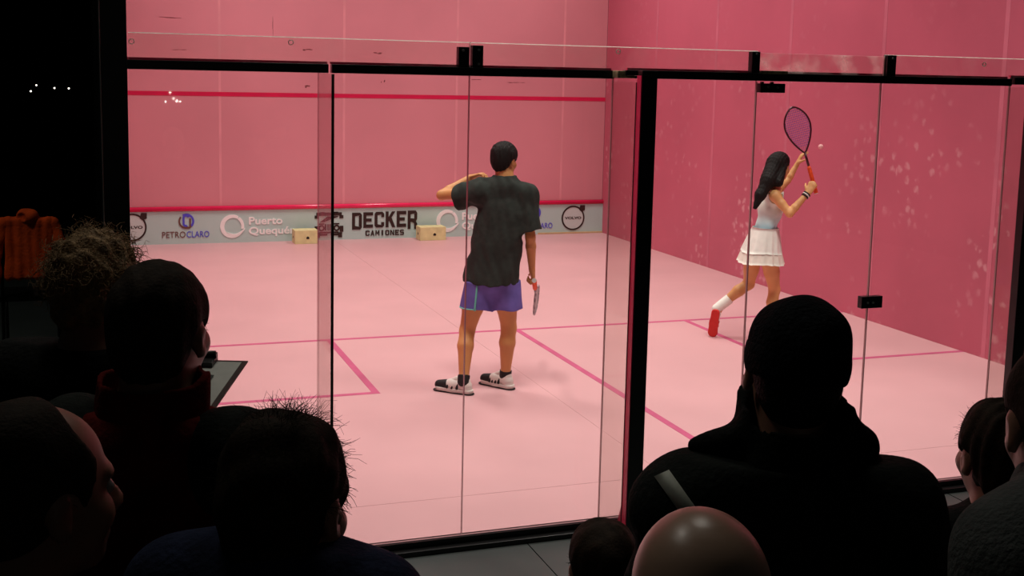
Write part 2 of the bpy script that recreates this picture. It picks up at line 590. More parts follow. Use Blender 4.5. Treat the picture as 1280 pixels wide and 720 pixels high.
def cone(a, b, ra, rb, fl=None, capa=None, capb=None):
    """tapered limb from a to b; fl = (axis, factor) flattens it; capa / capb give flat ends"""
    a, b = np.asarray(a, float), np.asarray(b, float)
    ba = b - a
    L2 = float(ba @ ba) + 1e-12
    rm = max(ra, rb) * (max(1, fl[1]) if fl else 1)

    def fn(x, y, z):
        px, py, pz = x - a[0], y - a[1], z - a[2]
        t = np.clip((px * ba[0] + py * ba[1] + pz * ba[2]) / L2, 0, 1)
        qx, qy, qz = px - t * ba[0], py - t * ba[1], pz - t * ba[2]
        if fl:
            n = unit(fl[0])
            d = (qx * n[0] + qy * n[1] + qz * n[2]) * (1 / fl[1] - 1)
            qx, qy, qz = qx + n[0] * d, qy + n[1] * d, qz + n[2] * d
        d = np.sqrt(qx * qx + qy * qy + qz * qz) - (ra + (rb - ra) * t)
        u = unit(ba)
        for c, p, sg in ((capa, a, -1), (capb, b, 1)):
            if c is not None:
                nn = u * sg if c is True else unit(c)
                d = np.maximum(d, (x - p[0]) * nn[0] + (y - p[1]) * nn[1] + (z - p[2]) * nn[2])
        return d.astype(np.float32)
    return np.minimum(a, b) - rm, np.maximum(a, b) + rm, fn


def ell(c, r, R=None):
    c = np.asarray(c, float)
    r = np.asarray(r, float)
    R = np.eye(3) if R is None else R
    ext = np.abs(R) @ r

    def fn(x, y, z):
        d = [x - c[0], y - c[1], z - c[2]]
        q = [R[0, i] * d[0] + R[1, i] * d[1] + R[2, i] * d[2] for i in range(3)]
        k0 = np.sqrt(sum((q[i] / r[i]) ** 2 for i in range(3)))
        k1 = np.sqrt(sum((q[i] / r[i] ** 2) ** 2 for i in range(3))) + 1e-6
        return (k0 * (k0 - 1) / k1).astype(np.float32)
    return c - ext, c + ext, fn


def rbox(c, hs, rad, R=None):
    c = np.asarray(c, float)
    hs = np.asarray(hs, float)
    R = np.eye(3) if R is None else R
    ext = np.abs(R) @ hs

    def fn(x, y, z):
        d = [x - c[0], y - c[1], z - c[2]]
        q = [np.abs(R[0, i] * d[0] + R[1, i] * d[1] + R[2, i] * d[2]) - (hs[i] - rad) for i in range(3)]
        o = np.sqrt(sum(np.maximum(k, 0) ** 2 for k in q))
        return (o + np.minimum(np.maximum(np.maximum(q[0], q[1]), q[2]), 0) - rad).astype(np.float32)
    return c - ext, c + ext, fn


def frame(fwd, up=(0, 0, 1), roll=0.0):
    """columns right, forward, up"""
    f = unit(fwd)
    r = unit(np.cross(f, up))
    u = np.cross(r, f)
    c, s = math.cos(roll), math.sin(roll)
    return np.stack([r * c + u * s, f, u * c - r * s], 1)


HV = unit([CF[0], CF[1], 0])                  # level direction in which the photographer looks
RV = unit(np.cross(HV, (0, 0, 1)))


def facing(deg, dip=0.0):
    a = math.radians(deg)
    return unit(HV * math.cos(a) + RV * math.sin(a) + A(0, 0, dip))


def spot(u, v, D): return CAM + D * (CF + CR * (u - PX) / FPX - CU * (v - PY) / FPX)


def upright(X0):
    """points on the upright plane through X0 that faces the photographer, off metres behind it"""
    X0 = np.asarray(X0, float)

    def p(u, v, off=0.0):
        d = CF + CR * (u - PX) / FPX - CU * (v - PY) / FPX
        t = (((X0[:2] - CAM[:2]) @ HV[:2]) + off) / (d[:2] @ HV[:2])
        return CAM + t * d
    return p


def head_prims(c, R, s=1.0, child=False):
    def w(x, y, z): return c + s * (R @ A(x, y, z))
    def r(*v): return A(*v) * s
    jaw = 0.85 if child else 1.0
    out = [(ell(w(0, -.012, .03), r(.076, .097, .086), R), 0.0),
           (ell(w(0, .028, -.045), r(.058, .062, .070 * jaw), R), 0.03 * s),
           (ell(w(0, .066, -.094 * jaw), r(.024, .020, .018), R), 0.025 * s),
           (cone(w(0, .088, .002), w(0, .106, -.032), .009 * s, .013 * s), 0.014 * s),
           (ell(w(0, .100, -.037), r(.018, .011, .010), R), 0.008 * s),
           (ell(w(0, .078, .020), r(.050, .014, .011), R), 0.016 * s),
           (ell(w(0, .086, -.062), r(.023, .010, .006), R), 0.008 * s),
           (ell(w(0, .085, -.073), r(.020, .010, .007), R), 0.008 * s)]
    for sg in (-1, 1):
        out.append((ell(w(sg * .041, .060, -.030), r(.020, .020, .020), R), 0.025 * s))
        Re = R @ np.array(Matrix.Rotation(sg * -0.25, 3, 'Z'))
        out.append((ell(w(sg * .077, -.008, -.012), r(.008, .019, .031), Re), 0.008 * s))
    subs = [(ell(w(sg * .032, .094, .000), r(.017, .014, .010), R), 0.010 * s) for sg in (-1, 1)]
    subs += [(ell(w(sg * .087, .000, -.010), r(.007, .011, .019), R), 0.004 * s) for sg in (-1, 1)]
    return out, subs


def add_eyes(c, R, s, parent):
    for sg in (-1, 1):
        sphere('eye', c + s * (R @ A(sg * .032, .0755, .000)), .0118 * s, M['eyewhite'], parent, 10)


def hand_prims(wr, d, pn, thumb, s=1.0, curl=(20, 30, 25), spread=0.06):
    """palm, four unequal fingers, thumb; d along the hand, pn towards the palm side, thumb = side vector"""
    d = unit(d)
    pn = unit(pn - d * (pn @ d))
    lat = unit(np.cross(d, pn))
    if lat @ thumb < 0: lat = -lat
    wr = np.asarray(wr, float)
    out = [(cone(wr, wr + d * .03 * s, .024 * s, .028 * s, (pn, .68)), .02 * s),
           (cone(wr + d * .028 * s, wr + d * .078 * s, .034 * s, .039 * s, (pn, .40)), .018 * s)]
    for i, (L, o) in enumerate(((.068, .030), (.077, .010), (.071, -.010), (.055, -.029))):
        p = wr + d * (.088 - .004 * abs(i - 1)) * s + lat * o * s
        dd = unit(d + lat * spread * (1.5 - i))
        ang = 0
        for j, fr in enumerate((.45, .31, .24)):
            ang += math.radians(curl[j])
            v = dd * math.cos(ang) + pn * math.sin(ang)
            q = p + v * L * fr * s
            out.append((cone(p, q, (.0092 - .0008 * j) * s, (.0086 - .0008 * j) * s), .006 * s))
            p = q
    p = wr + d * .025 * s + lat * .026 * s
    v = unit(d * .62 + lat * .62 + pn * .40)
    q = p + v * .038 * s
    out.append((cone(p, q, .013 * s, .0105 * s), .012 * s))
    v2 = unit(v + d * .5 + pn * .35)
    q2 = q + v2 * .030 * s
    out.append((cone(q, q2, .010 * s, .0085 * s), .006 * s))
    return out


def torso_prims(J, f, s, inf=0.0, female=False):
    """pelvis, belly, rib cage, shoulder girdle; f = facing of the chest"""
    mid = (J['shL'] + J['shR']) / 2
    fl = (f, .70)
    w = .86 if female else 1.0
    hipw = 1.05 if female else 1.0
    o = [(cone(J['pelvis'], J['waist'], .128 * s * hipw + inf, .112 * s * w + inf, fl), 0.02),
         (cone(J['waist'], J['chest'], .112 * s * w + inf, .140 * s * w + inf, fl), 0.05 * s),
         (cone(J['chest'], mid * .72 + J['chest'] * .28, .140 * s * w + inf, .105 * s + inf, fl), 0.04 * s)]
    for k in ('shL', 'shR'):
        o.append((cone(J['neck'] * .4 + mid * .6, J[k], .064 * s + inf, .056 * s * w + inf), .05 * s))
        o.append((cone(J['chest'], mid * .35 + J[k] * .65, .10 * s * w + inf, .062 * s * w + inf, (f, .8)), .05 * s))
    o.append((cone(J['neck'] - A(0, 0, .02), J['neck'] + A(0, 0, .03) * s, .062 * s + inf * .6, .054 * s + inf * .3), .05 * s))
    return o


def arm_prims(J, k, s, inf=0.0, thin=1.0):
    sh, el, wr = J['sh' + k], J['el' + k], J['wr' + k]
    m1 = sh * .55 + el * .45
    m2 = el * .72 + wr * .28
    return [(cone(sh, m1, .054 * s * thin + inf, .047 * s * thin + inf), .03 * s),
            (cone(m1, el, .047 * s * thin + inf, .038 * s * thin + inf), .01),
            (cone(el, m2, .038 * s * thin + inf, .040 * s * thin + inf), .015),
            (cone(m2, wr, .040 * s * thin + inf, .025 * s * thin + inf), .01)]


def leg_prims(J, k, s, inf=0.0, back=None, thin=1.0):
    hp, kn, an = J['hip' + k], J['kn' + k], J['an' + k]
    b = np.zeros(3) if back is None else np.asarray(back) * .018 * s
    m1 = hp * .5 + kn * .5
    m2 = kn * .68 + an * .32 + b
    return [(cone(hp, m1, .094 * s * thin + inf, .074 * s * thin + inf), .04 * s),
            (cone(m1, kn, .074 * s * thin + inf, .053 * s * thin + inf), .015),
            (cone(kn, m2, .053 * s * thin + inf, .056 * s * thin + inf), .02),
            (cone(m2, an, .056 * s * thin + inf, .034 * s * thin + inf), .015)]


def foot_prims(an, heel, toe, s, inf=0.0):
    up = A(0, 0, .035 * s)
    return [(cone(an, heel + up * 1.2, .036 * s + inf, .032 * s + inf), .02),
            (cone(heel + up, toe + up * .75, .033 * s + inf, .026 * s + inf), .02)]


def union(field, prims, kk=None):
    for p, k in prims: field.add(p, k if kk is None else kk)
    return field


def bounds(prims, pad=.04):
    lo = np.min([p[0][0] for p in prims], 0) - pad
    hi = np.max([p[0][1] for p in prims], 0) + pad
    return lo, hi


def shell(name, prims, h, m, parent, subs=(), cuts=(), warp=None, label=None, pad=.04):
    lo, hi = bounds(prims, pad)
    f = Field(lo, hi, h)
    union(f, prims)
    if warp is not None: f.warp(warp)
    for p, k in subs: f.sub(p, k)
    for p, n in cuts: f.cut(p, n)
    return f.build(name, m, parent, label)


def folds(amp, sc, seed=0, zs=0.6):
    r = np.random.default_rng(seed)
    K = r.normal(size=(5, 3)) * sc
    K[:, 2] *= zs
    ph = r.uniform(0, 6.3, 5)

    def fn(x, y, z):
        w = 0
        for i in range(5):
            w = w + np.sin(K[i, 0] * x + K[i, 1] * y + K[i, 2] * z + ph[i] + 0.9 * np.sin(8 * z + 5 * x + i))
        return (amp * w / 2.2).astype(np.float32)
    return fn


def strands(name, c, R, s, m, parent, n, length, rad, region, lift=0.6, seed=1, curl=0.0, droop=0.4, coil=0.0):
    """thin tapering locks rooted on the skull"""
    r = np.random.default_rng(seed)
    mb = MB()
    k = 0
    while k < n:
        v = unit(r.normal(size=3))
        if not region(v): continue
        k += 1
        p = A(0, -.012, .03) + v * A(.078, .099, .088)
        out = unit(v * A(1 / .078, 1 / .099, 1 / .088))
        side = unit(np.cross(out, r.normal(size=3)))
        L = length * r.uniform(.6, 1.3)
        path = []
        d = unit(out * lift + side * (1 - lift))
        q = p - out * .008
        for i in range(9 if coil else 5):
            path.append(c + s * (R @ (q + coil * (side * math.cos(i * 1.5 + k) + np.cross(side, out) * math.sin(i * 1.5 + k)))))
            d = unit(d + r.normal(size=3) * (.25 + curl) * .5 + R.T @ A(0, 0, -droop * .3))
            q = q + d * L / (8 if coil else 4)
        mb.tube(path, list(np.linspace(rad, rad * .3, len(path))), 4)
    return mb.build(name, m, parent, True)


# ================================================================== THE SETTING
LEN, WID, GY = 9.75, 6.4, 0.22
HZ = -0.055                                  # level of the hall floor
TOPZ = 5.4

# ---- court floor
fl = box('floor', (0, GY - .02, -.055), (WID, LEN, -.012), M['under'])
fl['kind'] = 'structure'
for x0, x1 in ((0, 2.745), (2.745, WID)):
    for y0, y1 in ((GY - .02, .685), (.685, LEN)):
        box('floor_panel', (x0 + .0009, y0 + .0014, -.012), (x1 - .0009, y1 - .0014, 0), M['floor'], fl)
SL = LEN - 5.465
box('short_line', (0, SL - .025, .0), (WID, SL + .025, .0012), M['line'], fl)
box('half_court_line', (3.175, GY, .0), (3.225, SL - .025, .0012), M['line'], fl)
for xa, xb, side in ((1.60, 1.65, 0), (4.75, 4.80, 1)):
    box('service_box_line', (xa, SL - 1.625, 0), (xb, SL - .025, .0012), M['line'], fl)
    a, b = (0, 1.60) if side == 0 else (4.80, WID)
    box('service_box_line', (a, SL - 1.625, 0), (b, SL - 1.575, .0012), M['line'], fl)

# ---- front wall with its joined panels
wf = box('wall_front', (-.12, LEN + .03, -.05), (WID + .12, LEN + .14, TOPZ), M['blackmatte'])
wf['kind'] = 'structure'
xs = [0, 1.37, 2.87, 4.325, 5.79, WID]
for a, b in zip(xs[:-1], xs[1:]):
    box('wall_panel', (a + .002, LEN, .0), (b - .002, LEN + .03, TOPZ), M['wall'], wf)
for x in xs[1:-1]:
    box('joint_strip', (x - .014, LEN - .0015, .44), (x + .014, LEN + .002, TOPZ), M['joint'], wf)
box('service_line', (0, LEN - .003, 1.765), (WID, LEN - .0014, 1.815), M['crimson'], wf)
box('out_line', (0, LEN - .003, 4.57), (WID, LEN - .0014, 4.62), M['crimson'], wf)

for x, z, w_, h_ in ((2.44, 2.344, .09, .018), (3.30, 2.327, .12, .012), (3.374, 1.973, .03, .03), (2.42, 1.888, .05, .025), (.87, 2.671, .22, .006), (2.0, 2.60, .008, .16), (4.60, 2.02, .10, .010), (.95, 2.303, .16, .006), (5.15, 1.99, .16, .008)):
    mb = MB()
    for q in range(5):
        cx_, cz_ = x + RNG.normal() * w_ * .35, z + RNG.normal() * h_ * .4
        mb.prism([(cx_ + w_ * .28 * math.cos(a) * RNG.uniform(.5, 1), cz_ + h_ * .4 * math.sin(a) * RNG.uniform(.5, 1)) for a in np.linspace(0, 2 * math.pi, 9)[:-1]], LEN - .0006, LEN + .001)
    mb.build('scuff_mark', M['scuff'], wf)

# ---- right wall
wr_ = box('wall_right', (WID + .03, GY - .05, -.05), (WID + .12, LEN + .03, TOPZ), M['blackmatte'])
wr_['kind'] = 'structure'
ys = [GY - .05, 1.0, 2.455, 3.91, 5.37, 6.83, 8.29, LEN]
for a, b in zip(ys[:-1], ys[1:]):
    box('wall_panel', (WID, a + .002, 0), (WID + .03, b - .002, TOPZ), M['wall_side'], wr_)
for y in ys[1:-1]:
    box('joint_strip', (WID - .0015, y - .022, 0), (WID + .002, y + .022, TOPZ), M['joint_side'], wr_)
def slope_line(x0, x1, parent):
    z = lambda y: 2.215 + (4.57 - 2.15) * (y - GY) / (LEN - GY)
    V = [(x, y, z(y) + dz) for x in (x0, x1) for y, dz in ((GY, 0), (LEN, 0), (LEN, .05), (GY, .05))]
    obj('out_line', V, [(0, 1, 2, 3), (7, 6, 5, 4), (0, 4, 5, 1), (1, 5, 6, 2), (2, 6, 7, 3), (3, 7, 4, 0)], M['crimson'], parent)
slope_line(WID - .003, WID - .0014, wr_)

# ---- left wall: pink inside, black outside
wl = box('wall_left', (-.09, GY + .0, -.05), (-.03, LEN + .03, TOPZ), M['blackmatte'])
wl['kind'] = 'structure'
for a, b in zip(ys[:-1], ys[1:]):
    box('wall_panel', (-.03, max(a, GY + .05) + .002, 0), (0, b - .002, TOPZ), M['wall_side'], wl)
slope_line(.0014, .003, wl)

# ---- hall around the court
hf = box('floor_hall', (-9, -9, HZ - .1), (10, 14, HZ), M['hallfloor'])
hf['kind'] = 'structure'
for k in range(-3, 6):
    box('floor_joint', (k * 1.2 + .55, -9, HZ), (k * 1.2 + .554, GY - .06, HZ + .0015), M['blackmatte'], hf)
for k in range(5):
    box('floor_joint', (-6, -.62 - k * 1.2, HZ), (9, -.614 - k * 1.2, HZ + .0015), M['blackmatte'], hf)
hw = box('wall_hall', (-9, 12.5, HZ), (10, 12.7, 6), M['blackmatte'])
hw['kind'] = 'structure'

# ---- glass back wall
wb = thing('wall_back', loc=(0, GY, 0), kind='structure')


def pane(name, lo, hi, m, parent, edges='x', em='edge', tm=None):
    """glass sheet; its cut faces show the edge tint.  faces: 0 bottom 1 top 2 front 3 +x 4 back 5 -x"""
    mats = [m, M[em], tm or M['edgelight'], M['edgepale']]
    dx, dy = hi[0] - lo[0], hi[1] - lo[1]
    fm = [1, 2, 0, 3, 0, 1] if dx > dy else [1, 2, 1, 0, 0, 0]
    return obj(name, boxv(lo, hi), BF, mats, parent, fmats=fm)


gx = [.012, .78, 1.45, 2.145, 2.905, 3.622, 4.43, 5.12, 5.81, 6.39]
for i, (a, b) in enumerate(zip(gx[:-1], gx[1:])):
    if i == 4: continue
    pane('glass_pane', (a + .002, GY - .006, .0), (b - .002, GY + .006, 2.12), M['pane'], wb, em='edgemid')
door = thing('door_1', loc=(2.905, GY, 0), kind='structure')
pane('glass_leaf', (2.908, GY - .006, .008), (3.619, GY + .006, 2.112), M['pane'], door, em='edgemid')
for a, b, mm in ((.012, 1.448, 'paneup'), (1.452, 2.903, 'paneup'), (2.907, 3.632, 'panedirty'), (3.636, 6.39, 'paneup')):
    pane('upper_glass_strip', (a, GY - .005, 2.150), (b, GY + .005, 2.258 if mm == 'paneup' else 2.250), M[mm], wb, em='edgelight')
for a, b in ((.012, 1.448), (1.452, 2.903), (3.636, 6.39)):
    box('edge_light_bead', (a, GY - .007, 2.256), (b, GY + .005, 2.2595), M['edgelight'], wb)  # added bead, stands in for court light scattered along the glass edge
# rails, sill
for a, b, dz in ((.0, .818, 0), (.832, 2.14, 0), (2.22, 4.42, .004), (4.44, WID, .012)):
    box('top_rail', (a, GY - .028, 2.112 + dz), (b, GY + .012, 2.150 + dz), M['black'], wb, .003)
    box('rail_capping', (a, GY + .006, 2.150 + dz), (b, GY + .022, 2.160 + dz), M['red_reflection_trim'], wb)
box('sill', (0, GY - .035, HZ), (WID, GY + .012, -.002), M['black'], wb)
box('sill_lip', (0, GY - .075, HZ), (WID, GY - .035, HZ + .025), M['black'], wb, .004)
# stiffening fins and their posts
pane('glass_fin', (.773, -.095, 0.0), (.785, GY - .008, 2.11), M['fin'], wb, em='edge', tm=M['edge'])
pane('glass_fin', (2.139, -.040, 0.0), (2.151, GY - .008, 2.10), M['fin'], wb, em='edgemid', tm=M['edgemid'])
pane('glass_fin', (4.424, .095, 0.0), (4.436, GY - .008, 2.11), M['fin'], wb, em='edge', tm=M['edge'])
fp = box('fin_post', (2.147, -.086, HZ), (2.222, -.040, 2.152), M['black'], wb, .003)
box('post_reflection_strip', (2.143, -.084, HZ + .02), (2.147, -.042, 2.13), M['red_reflection_trim'], fp)  # added strip; red court reflection on the black post put into its colour
gm = MB()
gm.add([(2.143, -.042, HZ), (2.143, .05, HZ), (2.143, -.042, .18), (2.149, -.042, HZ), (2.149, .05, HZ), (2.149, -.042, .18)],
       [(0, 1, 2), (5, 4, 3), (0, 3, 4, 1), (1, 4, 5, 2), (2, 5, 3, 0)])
gm.build('foot_gusset', M['red_reflection_trim'], fp)
fp2 = box('fin_post', (4.424, .045, HZ), (4.50, .095, 2.17), M['black'], wb, .003)
box('post_bracket', (2.13, GY - .09, 2.116), (2.215, GY - .004, 2.150), M['bracket'], wb, .004)
box('post_bracket', (2.165, GY - .10, 2.128), (2.24, GY - .06, 2.153), M['black'], wb, .004)
# clamps on the rail
def clamp(x0, x1, z0, z1, bolts):
    c = box('clamp', (x0, GY - .024, z0), (x1, GY + .012, z1), M['black'], wb, .002)
    for bx, bz in bolts:
        mb = MB().tube([(bx, GY - .031, bz), (bx, GY - .022, bz)], .006, 8)
        mb.build('bolt', M['steel'], c)
clamp(1.392, 1.441, 2.150, 2.238, [(1.412, 2.222)])
clamp(1.457, 1.506, 2.150, 2.246, [(1.484, 2.226), (1.484, 2.165)])
clamp(2.862, 2.906, 2.150, 2.255, [(2.886, 2.243)])
clamp(3.637, 3.690, 2.150, 2.257, [(3.666, 2.240)])
box('rail_shim', (2.915, GY - .03, 2.150), (3.06, GY - .004, 2.166), M['bracket'], wb, .002)
def door_fitting(name, x0, x1, z0, z1, bolts, pins=()):
    c = box(name, (x0, GY - .022, z0), (x1, GY + .014, z1), M['black'], door, .003)
    for bx, bz in bolts:
        MB().tube([(bx, GY - .028, bz), (bx, GY - .020, bz)], .006, 8).build('bolt', M['steel'], c)
    for a in pins:
        box('pin', (a - .006, GY - .010, z1), (a + .006, GY + .006, 2.113), M['black'], c)
door_fitting('pivot_fitting', 2.918, 3.055, 2.060, 2.105, [(2.957, 2.088), (3.010, 2.086)], (2.935, 2.99))
hinge = door_fitting('hinge', 3.571, 3.699, .968, 1.030, [(3.607, .998), (3.639, .998)])
# glass suction / ball-clip roundels on the strip
for x, z in ((.025, 2.222), (.662, 2.236), (2.165, 2.237), (4.25, 2.225)):
    m_ = MB().ring(x, z, .008, .012, GY - .009, GY - .005, n=14)
    m_.build('fixing_ring', M['edgelight'], wb)

# corner column of the hall frame at the back-left edge of the court
col = box('trim_1', (-.105, GY - .06, HZ), (.006, GY - .008, TOPZ), M['black'], None, .004)
col['kind'] = 'structure'

# thin grey line running down beside the column
cb = MB().tube([(-.098, GY - .075, TOPZ), (-.090, GY - .078, 3.2), (-.098, GY - .075, 2.29), (-.094, GY - .076, 1.2), (-.098, GY - .075, HZ + .01)], .0035, 6).build('column_line', M['steel'], None, True)
cb['label'] = 'thin grey line running down the black corner column left of the court'
cb['category'] = 'cable'

# ================================================================== THE TIN BOARD with its lettering
tb = thing('tin_board', 'grey sponsor board with crimson top rail along the foot of the front wall', 'board', (WID / 2, LEN - .02, 0))
TY = LEN - .03
box('board', (.0, TY, .0), (WID, LEN - .004, .40), M['grey'], tb)
# half-round glossy rail
mb = MB()
prof = [(TY - .012 + .012 * (1 - math.cos(a)), .4 + .020 - .020 * math.cos(a)) for a in np.linspace(0, math.pi, 9)]
V, F = [], []
prof = [(LEN - .003, .393)] + [(LEN - .030 - .024 * math.sin(a), .421 - .028 * math.cos(a)) for a in np.linspace(0, math.pi, 11)] + [(LEN - .003, .449)]
n = len(prof)
for x in (0, WID):
    V += [(x, y, z) for y, z in prof]
F = [(i, i + n, (i + 1) % n + n, (i + 1) % n) for i in range(n)] + [tuple(range(n)), tuple(range(2 * n - 1, n - 1, -1))]
obj('top_rail', V, F, M['crimson_gloss'], tb, True)
box('batten', (5.47, TY - .022, .0), (WID - .002, TY, .022), M['woodstrip'], tb, .002)
LY0, LY1 = TY - .006, TY + .001


def fit_text(name, s, x0, x1, z0, z1, m, bold=0.02):
    cu = bpy.data.curves.new(name, 'FONT')
    cu.body = s
    cu.extrude = 0.05
    cu.offset = bold
    cu.resolution_u = 3
    o = bpy.data.objects.new(name, cu)
    C.objects.link(o)
    dg = bpy.context.evaluated_depsgraph_get()
    me = bpy.data.meshes.new_from_object(o.evaluated_get(dg))
    bpy.data.objects.remove(o)
    V = np.array([v.co for v in me.vertices])
    lo, hi = V.min(0), V.max(0)
    W = np.stack([x0 + (V[:, 0] - lo[0]) / (hi[0] - lo[0]) * (x1 - x0),
                  LY1 - (V[:, 2] - lo[2]) / (hi[2] - lo[2]) * (LY1 - LY0),
                  z0 + (V[:, 1] - lo[1]) / (hi[1] - lo[1]) * (z1 - z0)], 1)
    Fc = [tuple(p.vertices) for p in me.polygons]
    bpy.data.meshes.remove(me)
    return obj(name, W, Fc, m, tb)


T = .30
STROKES = {
    'D': [[(0, 0), (T, 0), (T, 1), (0, 1)], [(T, 0), (.82, 0), (1, .12), (T, .22)], [(T, .78), (1, .88), (.82, 1), (T, 1)], [(1 - T, .18), (1, .12), (1, .88), (1 - T, .82)]],
    'E': [[(0, 0), (T, 0), (T, 1), (0, 1)], [(T, 0), (1, 0), (1, .21), (T, .21)], [(T, .40), (.85, .40), (.85, .60), (T, .60)], [(T, .79), (1, .79), (1, 1), (T, 1)]],
    'C': [[(0, .12), (T, .2), (T, .8), (0, .88)], [(0, .12), (.18, 0), (.82, 0), (1, .12), (T, .21)], [(0, .88), (T, .79), (1, .88), (.82, 1), (.18, 1)], [(1 - T, .14), (1, .12), (1, .34), (1 - T, .34)], [(1 - T, .66), (1, .66), (1, .88), (1 - T, .86)]],
    'K': [[(0, 0), (T, 0), (T, 1), (0, 1)], [(T, .36), (.45, .46), (1, 1), (.66, 1), (T, .64)], [(.42, .52), (.36, .44), (.68, 0), (1.02, 0), (.62, .60)]],
    'R': [[(0, 0), (T, 0), (T, 1), (0, 1)], [(T, .79), (1, .88), (.82, 1), (T, 1)], [(1 - T, .5), (1, .55), (1, .88), (1 - T, .82)], [(T, .38), (.85, .38), (1, .55), (T, .58)], [(.45, .38), (.85, .42), (1, .3), (1, 0), (1 - T, 0), (1 - T, .30)]],
    'A': [[(0, 0), (.28, 0), (.62, 1), (.38, 1)], [(.72, 0), (1, 0), (.62, 1), (.38, 1)], [(.2, .2), (.8, .2), (.72, .4), (.28, .4)]],
    'M': [[(0, 0), (.22, 0), (.22, 1), (0, 1)], [(.78, 0), (1, 0), (1, 1), (.78, 1)], [(.0, 1), (.26, 1), (.60, .28), (.40, .28)], [(1, 1), (.74, 1), (.40, .28), (.60, .28)]],
    'I': [[(.3, 0), (.7, 0), (.7, 1), (.3, 1)]],
    'O': [[(0, .12), (T, .2), (T, .8), (0, .88)], [(1 - T, .2), (1, .12), (1, .88), (1 - T, .8)], [(0, .12), (.18, 0), (.82, 0), (1, .12), (1 - T, .21), (T, .21)], [(0, .88), (T, .79), (1 - T, .79), (1, .88), (.82, 1), (.18, 1)]],
    'N': [[(0, 0), (.27, 0), (.27, 1), (0, 1)], [(.73, 0), (1, 0), (1, 1), (.73, 1)], [(.05, 1), (.3, 1), (.95, 0), (.7, 0)]],
    'S': [[(0, .1), (.15, 0), (.85, 0), (1, .1), (.9, .2), (0, .2)], [(.72, .1), (1, .1), (1, .5), (.72, .5)], [(0, .5), (.2, .4), (1, .4), (1, .5), (.85, .6), (0, .6)], [(0, .5), (.28, .5), (.28, .9), (0, .9)], [(0, .8), (1, .8), (1, .9), (.85, 1), (.15, 1), (0, .9)]],
}


def block_word(word, boxes, m):
    for ch, (x0, x1, z0, z1) in zip(word, boxes):
        mb = MB()
        for k, poly in enumerate(STROKES[ch]):
            mb.prism([(x0 + a * (x1 - x0), z0 + b * (z1 - z0)) for a, b in poly], LY0 - k * .00015, LY1)
        mb.build('letter', m, tb)


# DECKER / CAMIONES: first and last letters reach further down
dx = np.linspace(2.965, 3.826, 7)
bx_ = []
for i in range(6):
    z0 = .122 if i == 0 else (.115 if i == 5 else .142)
    z1 = .335 + .003 * i
    bx_.append((dx[i] + .008, dx[i + 1] - .012, z0, z1))
block_word('DECKER', bx_, M['letter_dark'])
cx_ = np.linspace(3.139, 3.648, 9)
block_word('CAMIONES', [(cx_[i] + .006, cx_[i + 1] - .006, .040, .108) for i in range(8)], M['letter_dark'])

# truck front emblem
mb = MB()
tx, tz = 2.682, .0
for (a, b, c, d) in ((-.16, .305, .16, .345), (-.18, .27, -.13, .31), (.13, .27, .18, .31), (-.115, .335, -.06, .352), (.06, .335, .115, .352),
                     (-.13, .195, -.06, .21), (.06, .195, .13, .21), (-.18, .10, -.135, .175), (.135, .10, .18, .175),
                     (-.12, .085, .12, .105), (-.12, .055, -.02, .080), (.02, .055, .12, .080), (-.165, .03, -.115, .095), (.115, .03, .165, .095),
                     (-.055, .12, -.035, .20), (.035, .12, .055, .20), (-.02, .12, -.005, .20), (.005, .12, .02, .20)):
    mb.box((tx + a, LY0, b), (tx + c, LY1, d))
mb.prism([(tx - .115, .225), (tx - .07, .225), (tx + .115, .29), (tx + .115, .297), (tx - .02, .297)], LY0, LY1)
for sg in (-1, 1):
    mb.ring(tx + sg * .095, .150, .020, .040, LY0, LY1, n=20)
mb.build('truck_emblem', M['letter_dark'], tb)


def ring_emblem(cx, cz, r):
    mb = MB()
    mb.ring(cx, cz, r * .74, r, LY0, LY1, 58, 318, n=40, off=(r * .09, r * -.02))
    mb.ring(cx, cz, r * .78, r, LY0, LY1, -14, 52, n=14, off=(-r * .02, r * -.03))
    # wave across the lower right
    t = np.linspace(0, 1, 12)
    up_ = [(cx - .48 * r + 1.55 * r * k, cz + r * (-.45 - .26 * math.sin(k * 3.1) + .30 * k * k)) for k in t]
    lo_ = [(cx - .48 * r + 1.52 * r * k, cz + r * (-.47 - .46 * math.sin(k * 2.9) + .26 * k * k)) for k in t]
    for i in range(11):
        mb.prism([lo_[i], lo_[i + 1], up_[i + 1], up_[i]], LY0, LY1)
    mb.build('ring_emblem', M['letter_white'], tb)


ring_emblem(1.499, .199, .143)
ring_emblem(4.214, .207, .145)
fit_text('lettering', 'Puerto', 1.700, 2.106, .214, .308, M['letter_white'], .022)
fit_text('lettering', 'Quequén', 1.698, 2.263, .066, .184, M['letter_white'], .022)
fit_text('lettering', 'Puerto', 4.415, 4.825, .216, .312, M['letter_white'], .022)
fit_text('lettering', 'Quequén', 4.415, 4.985, .068, .186, M['letter_white'], .022)


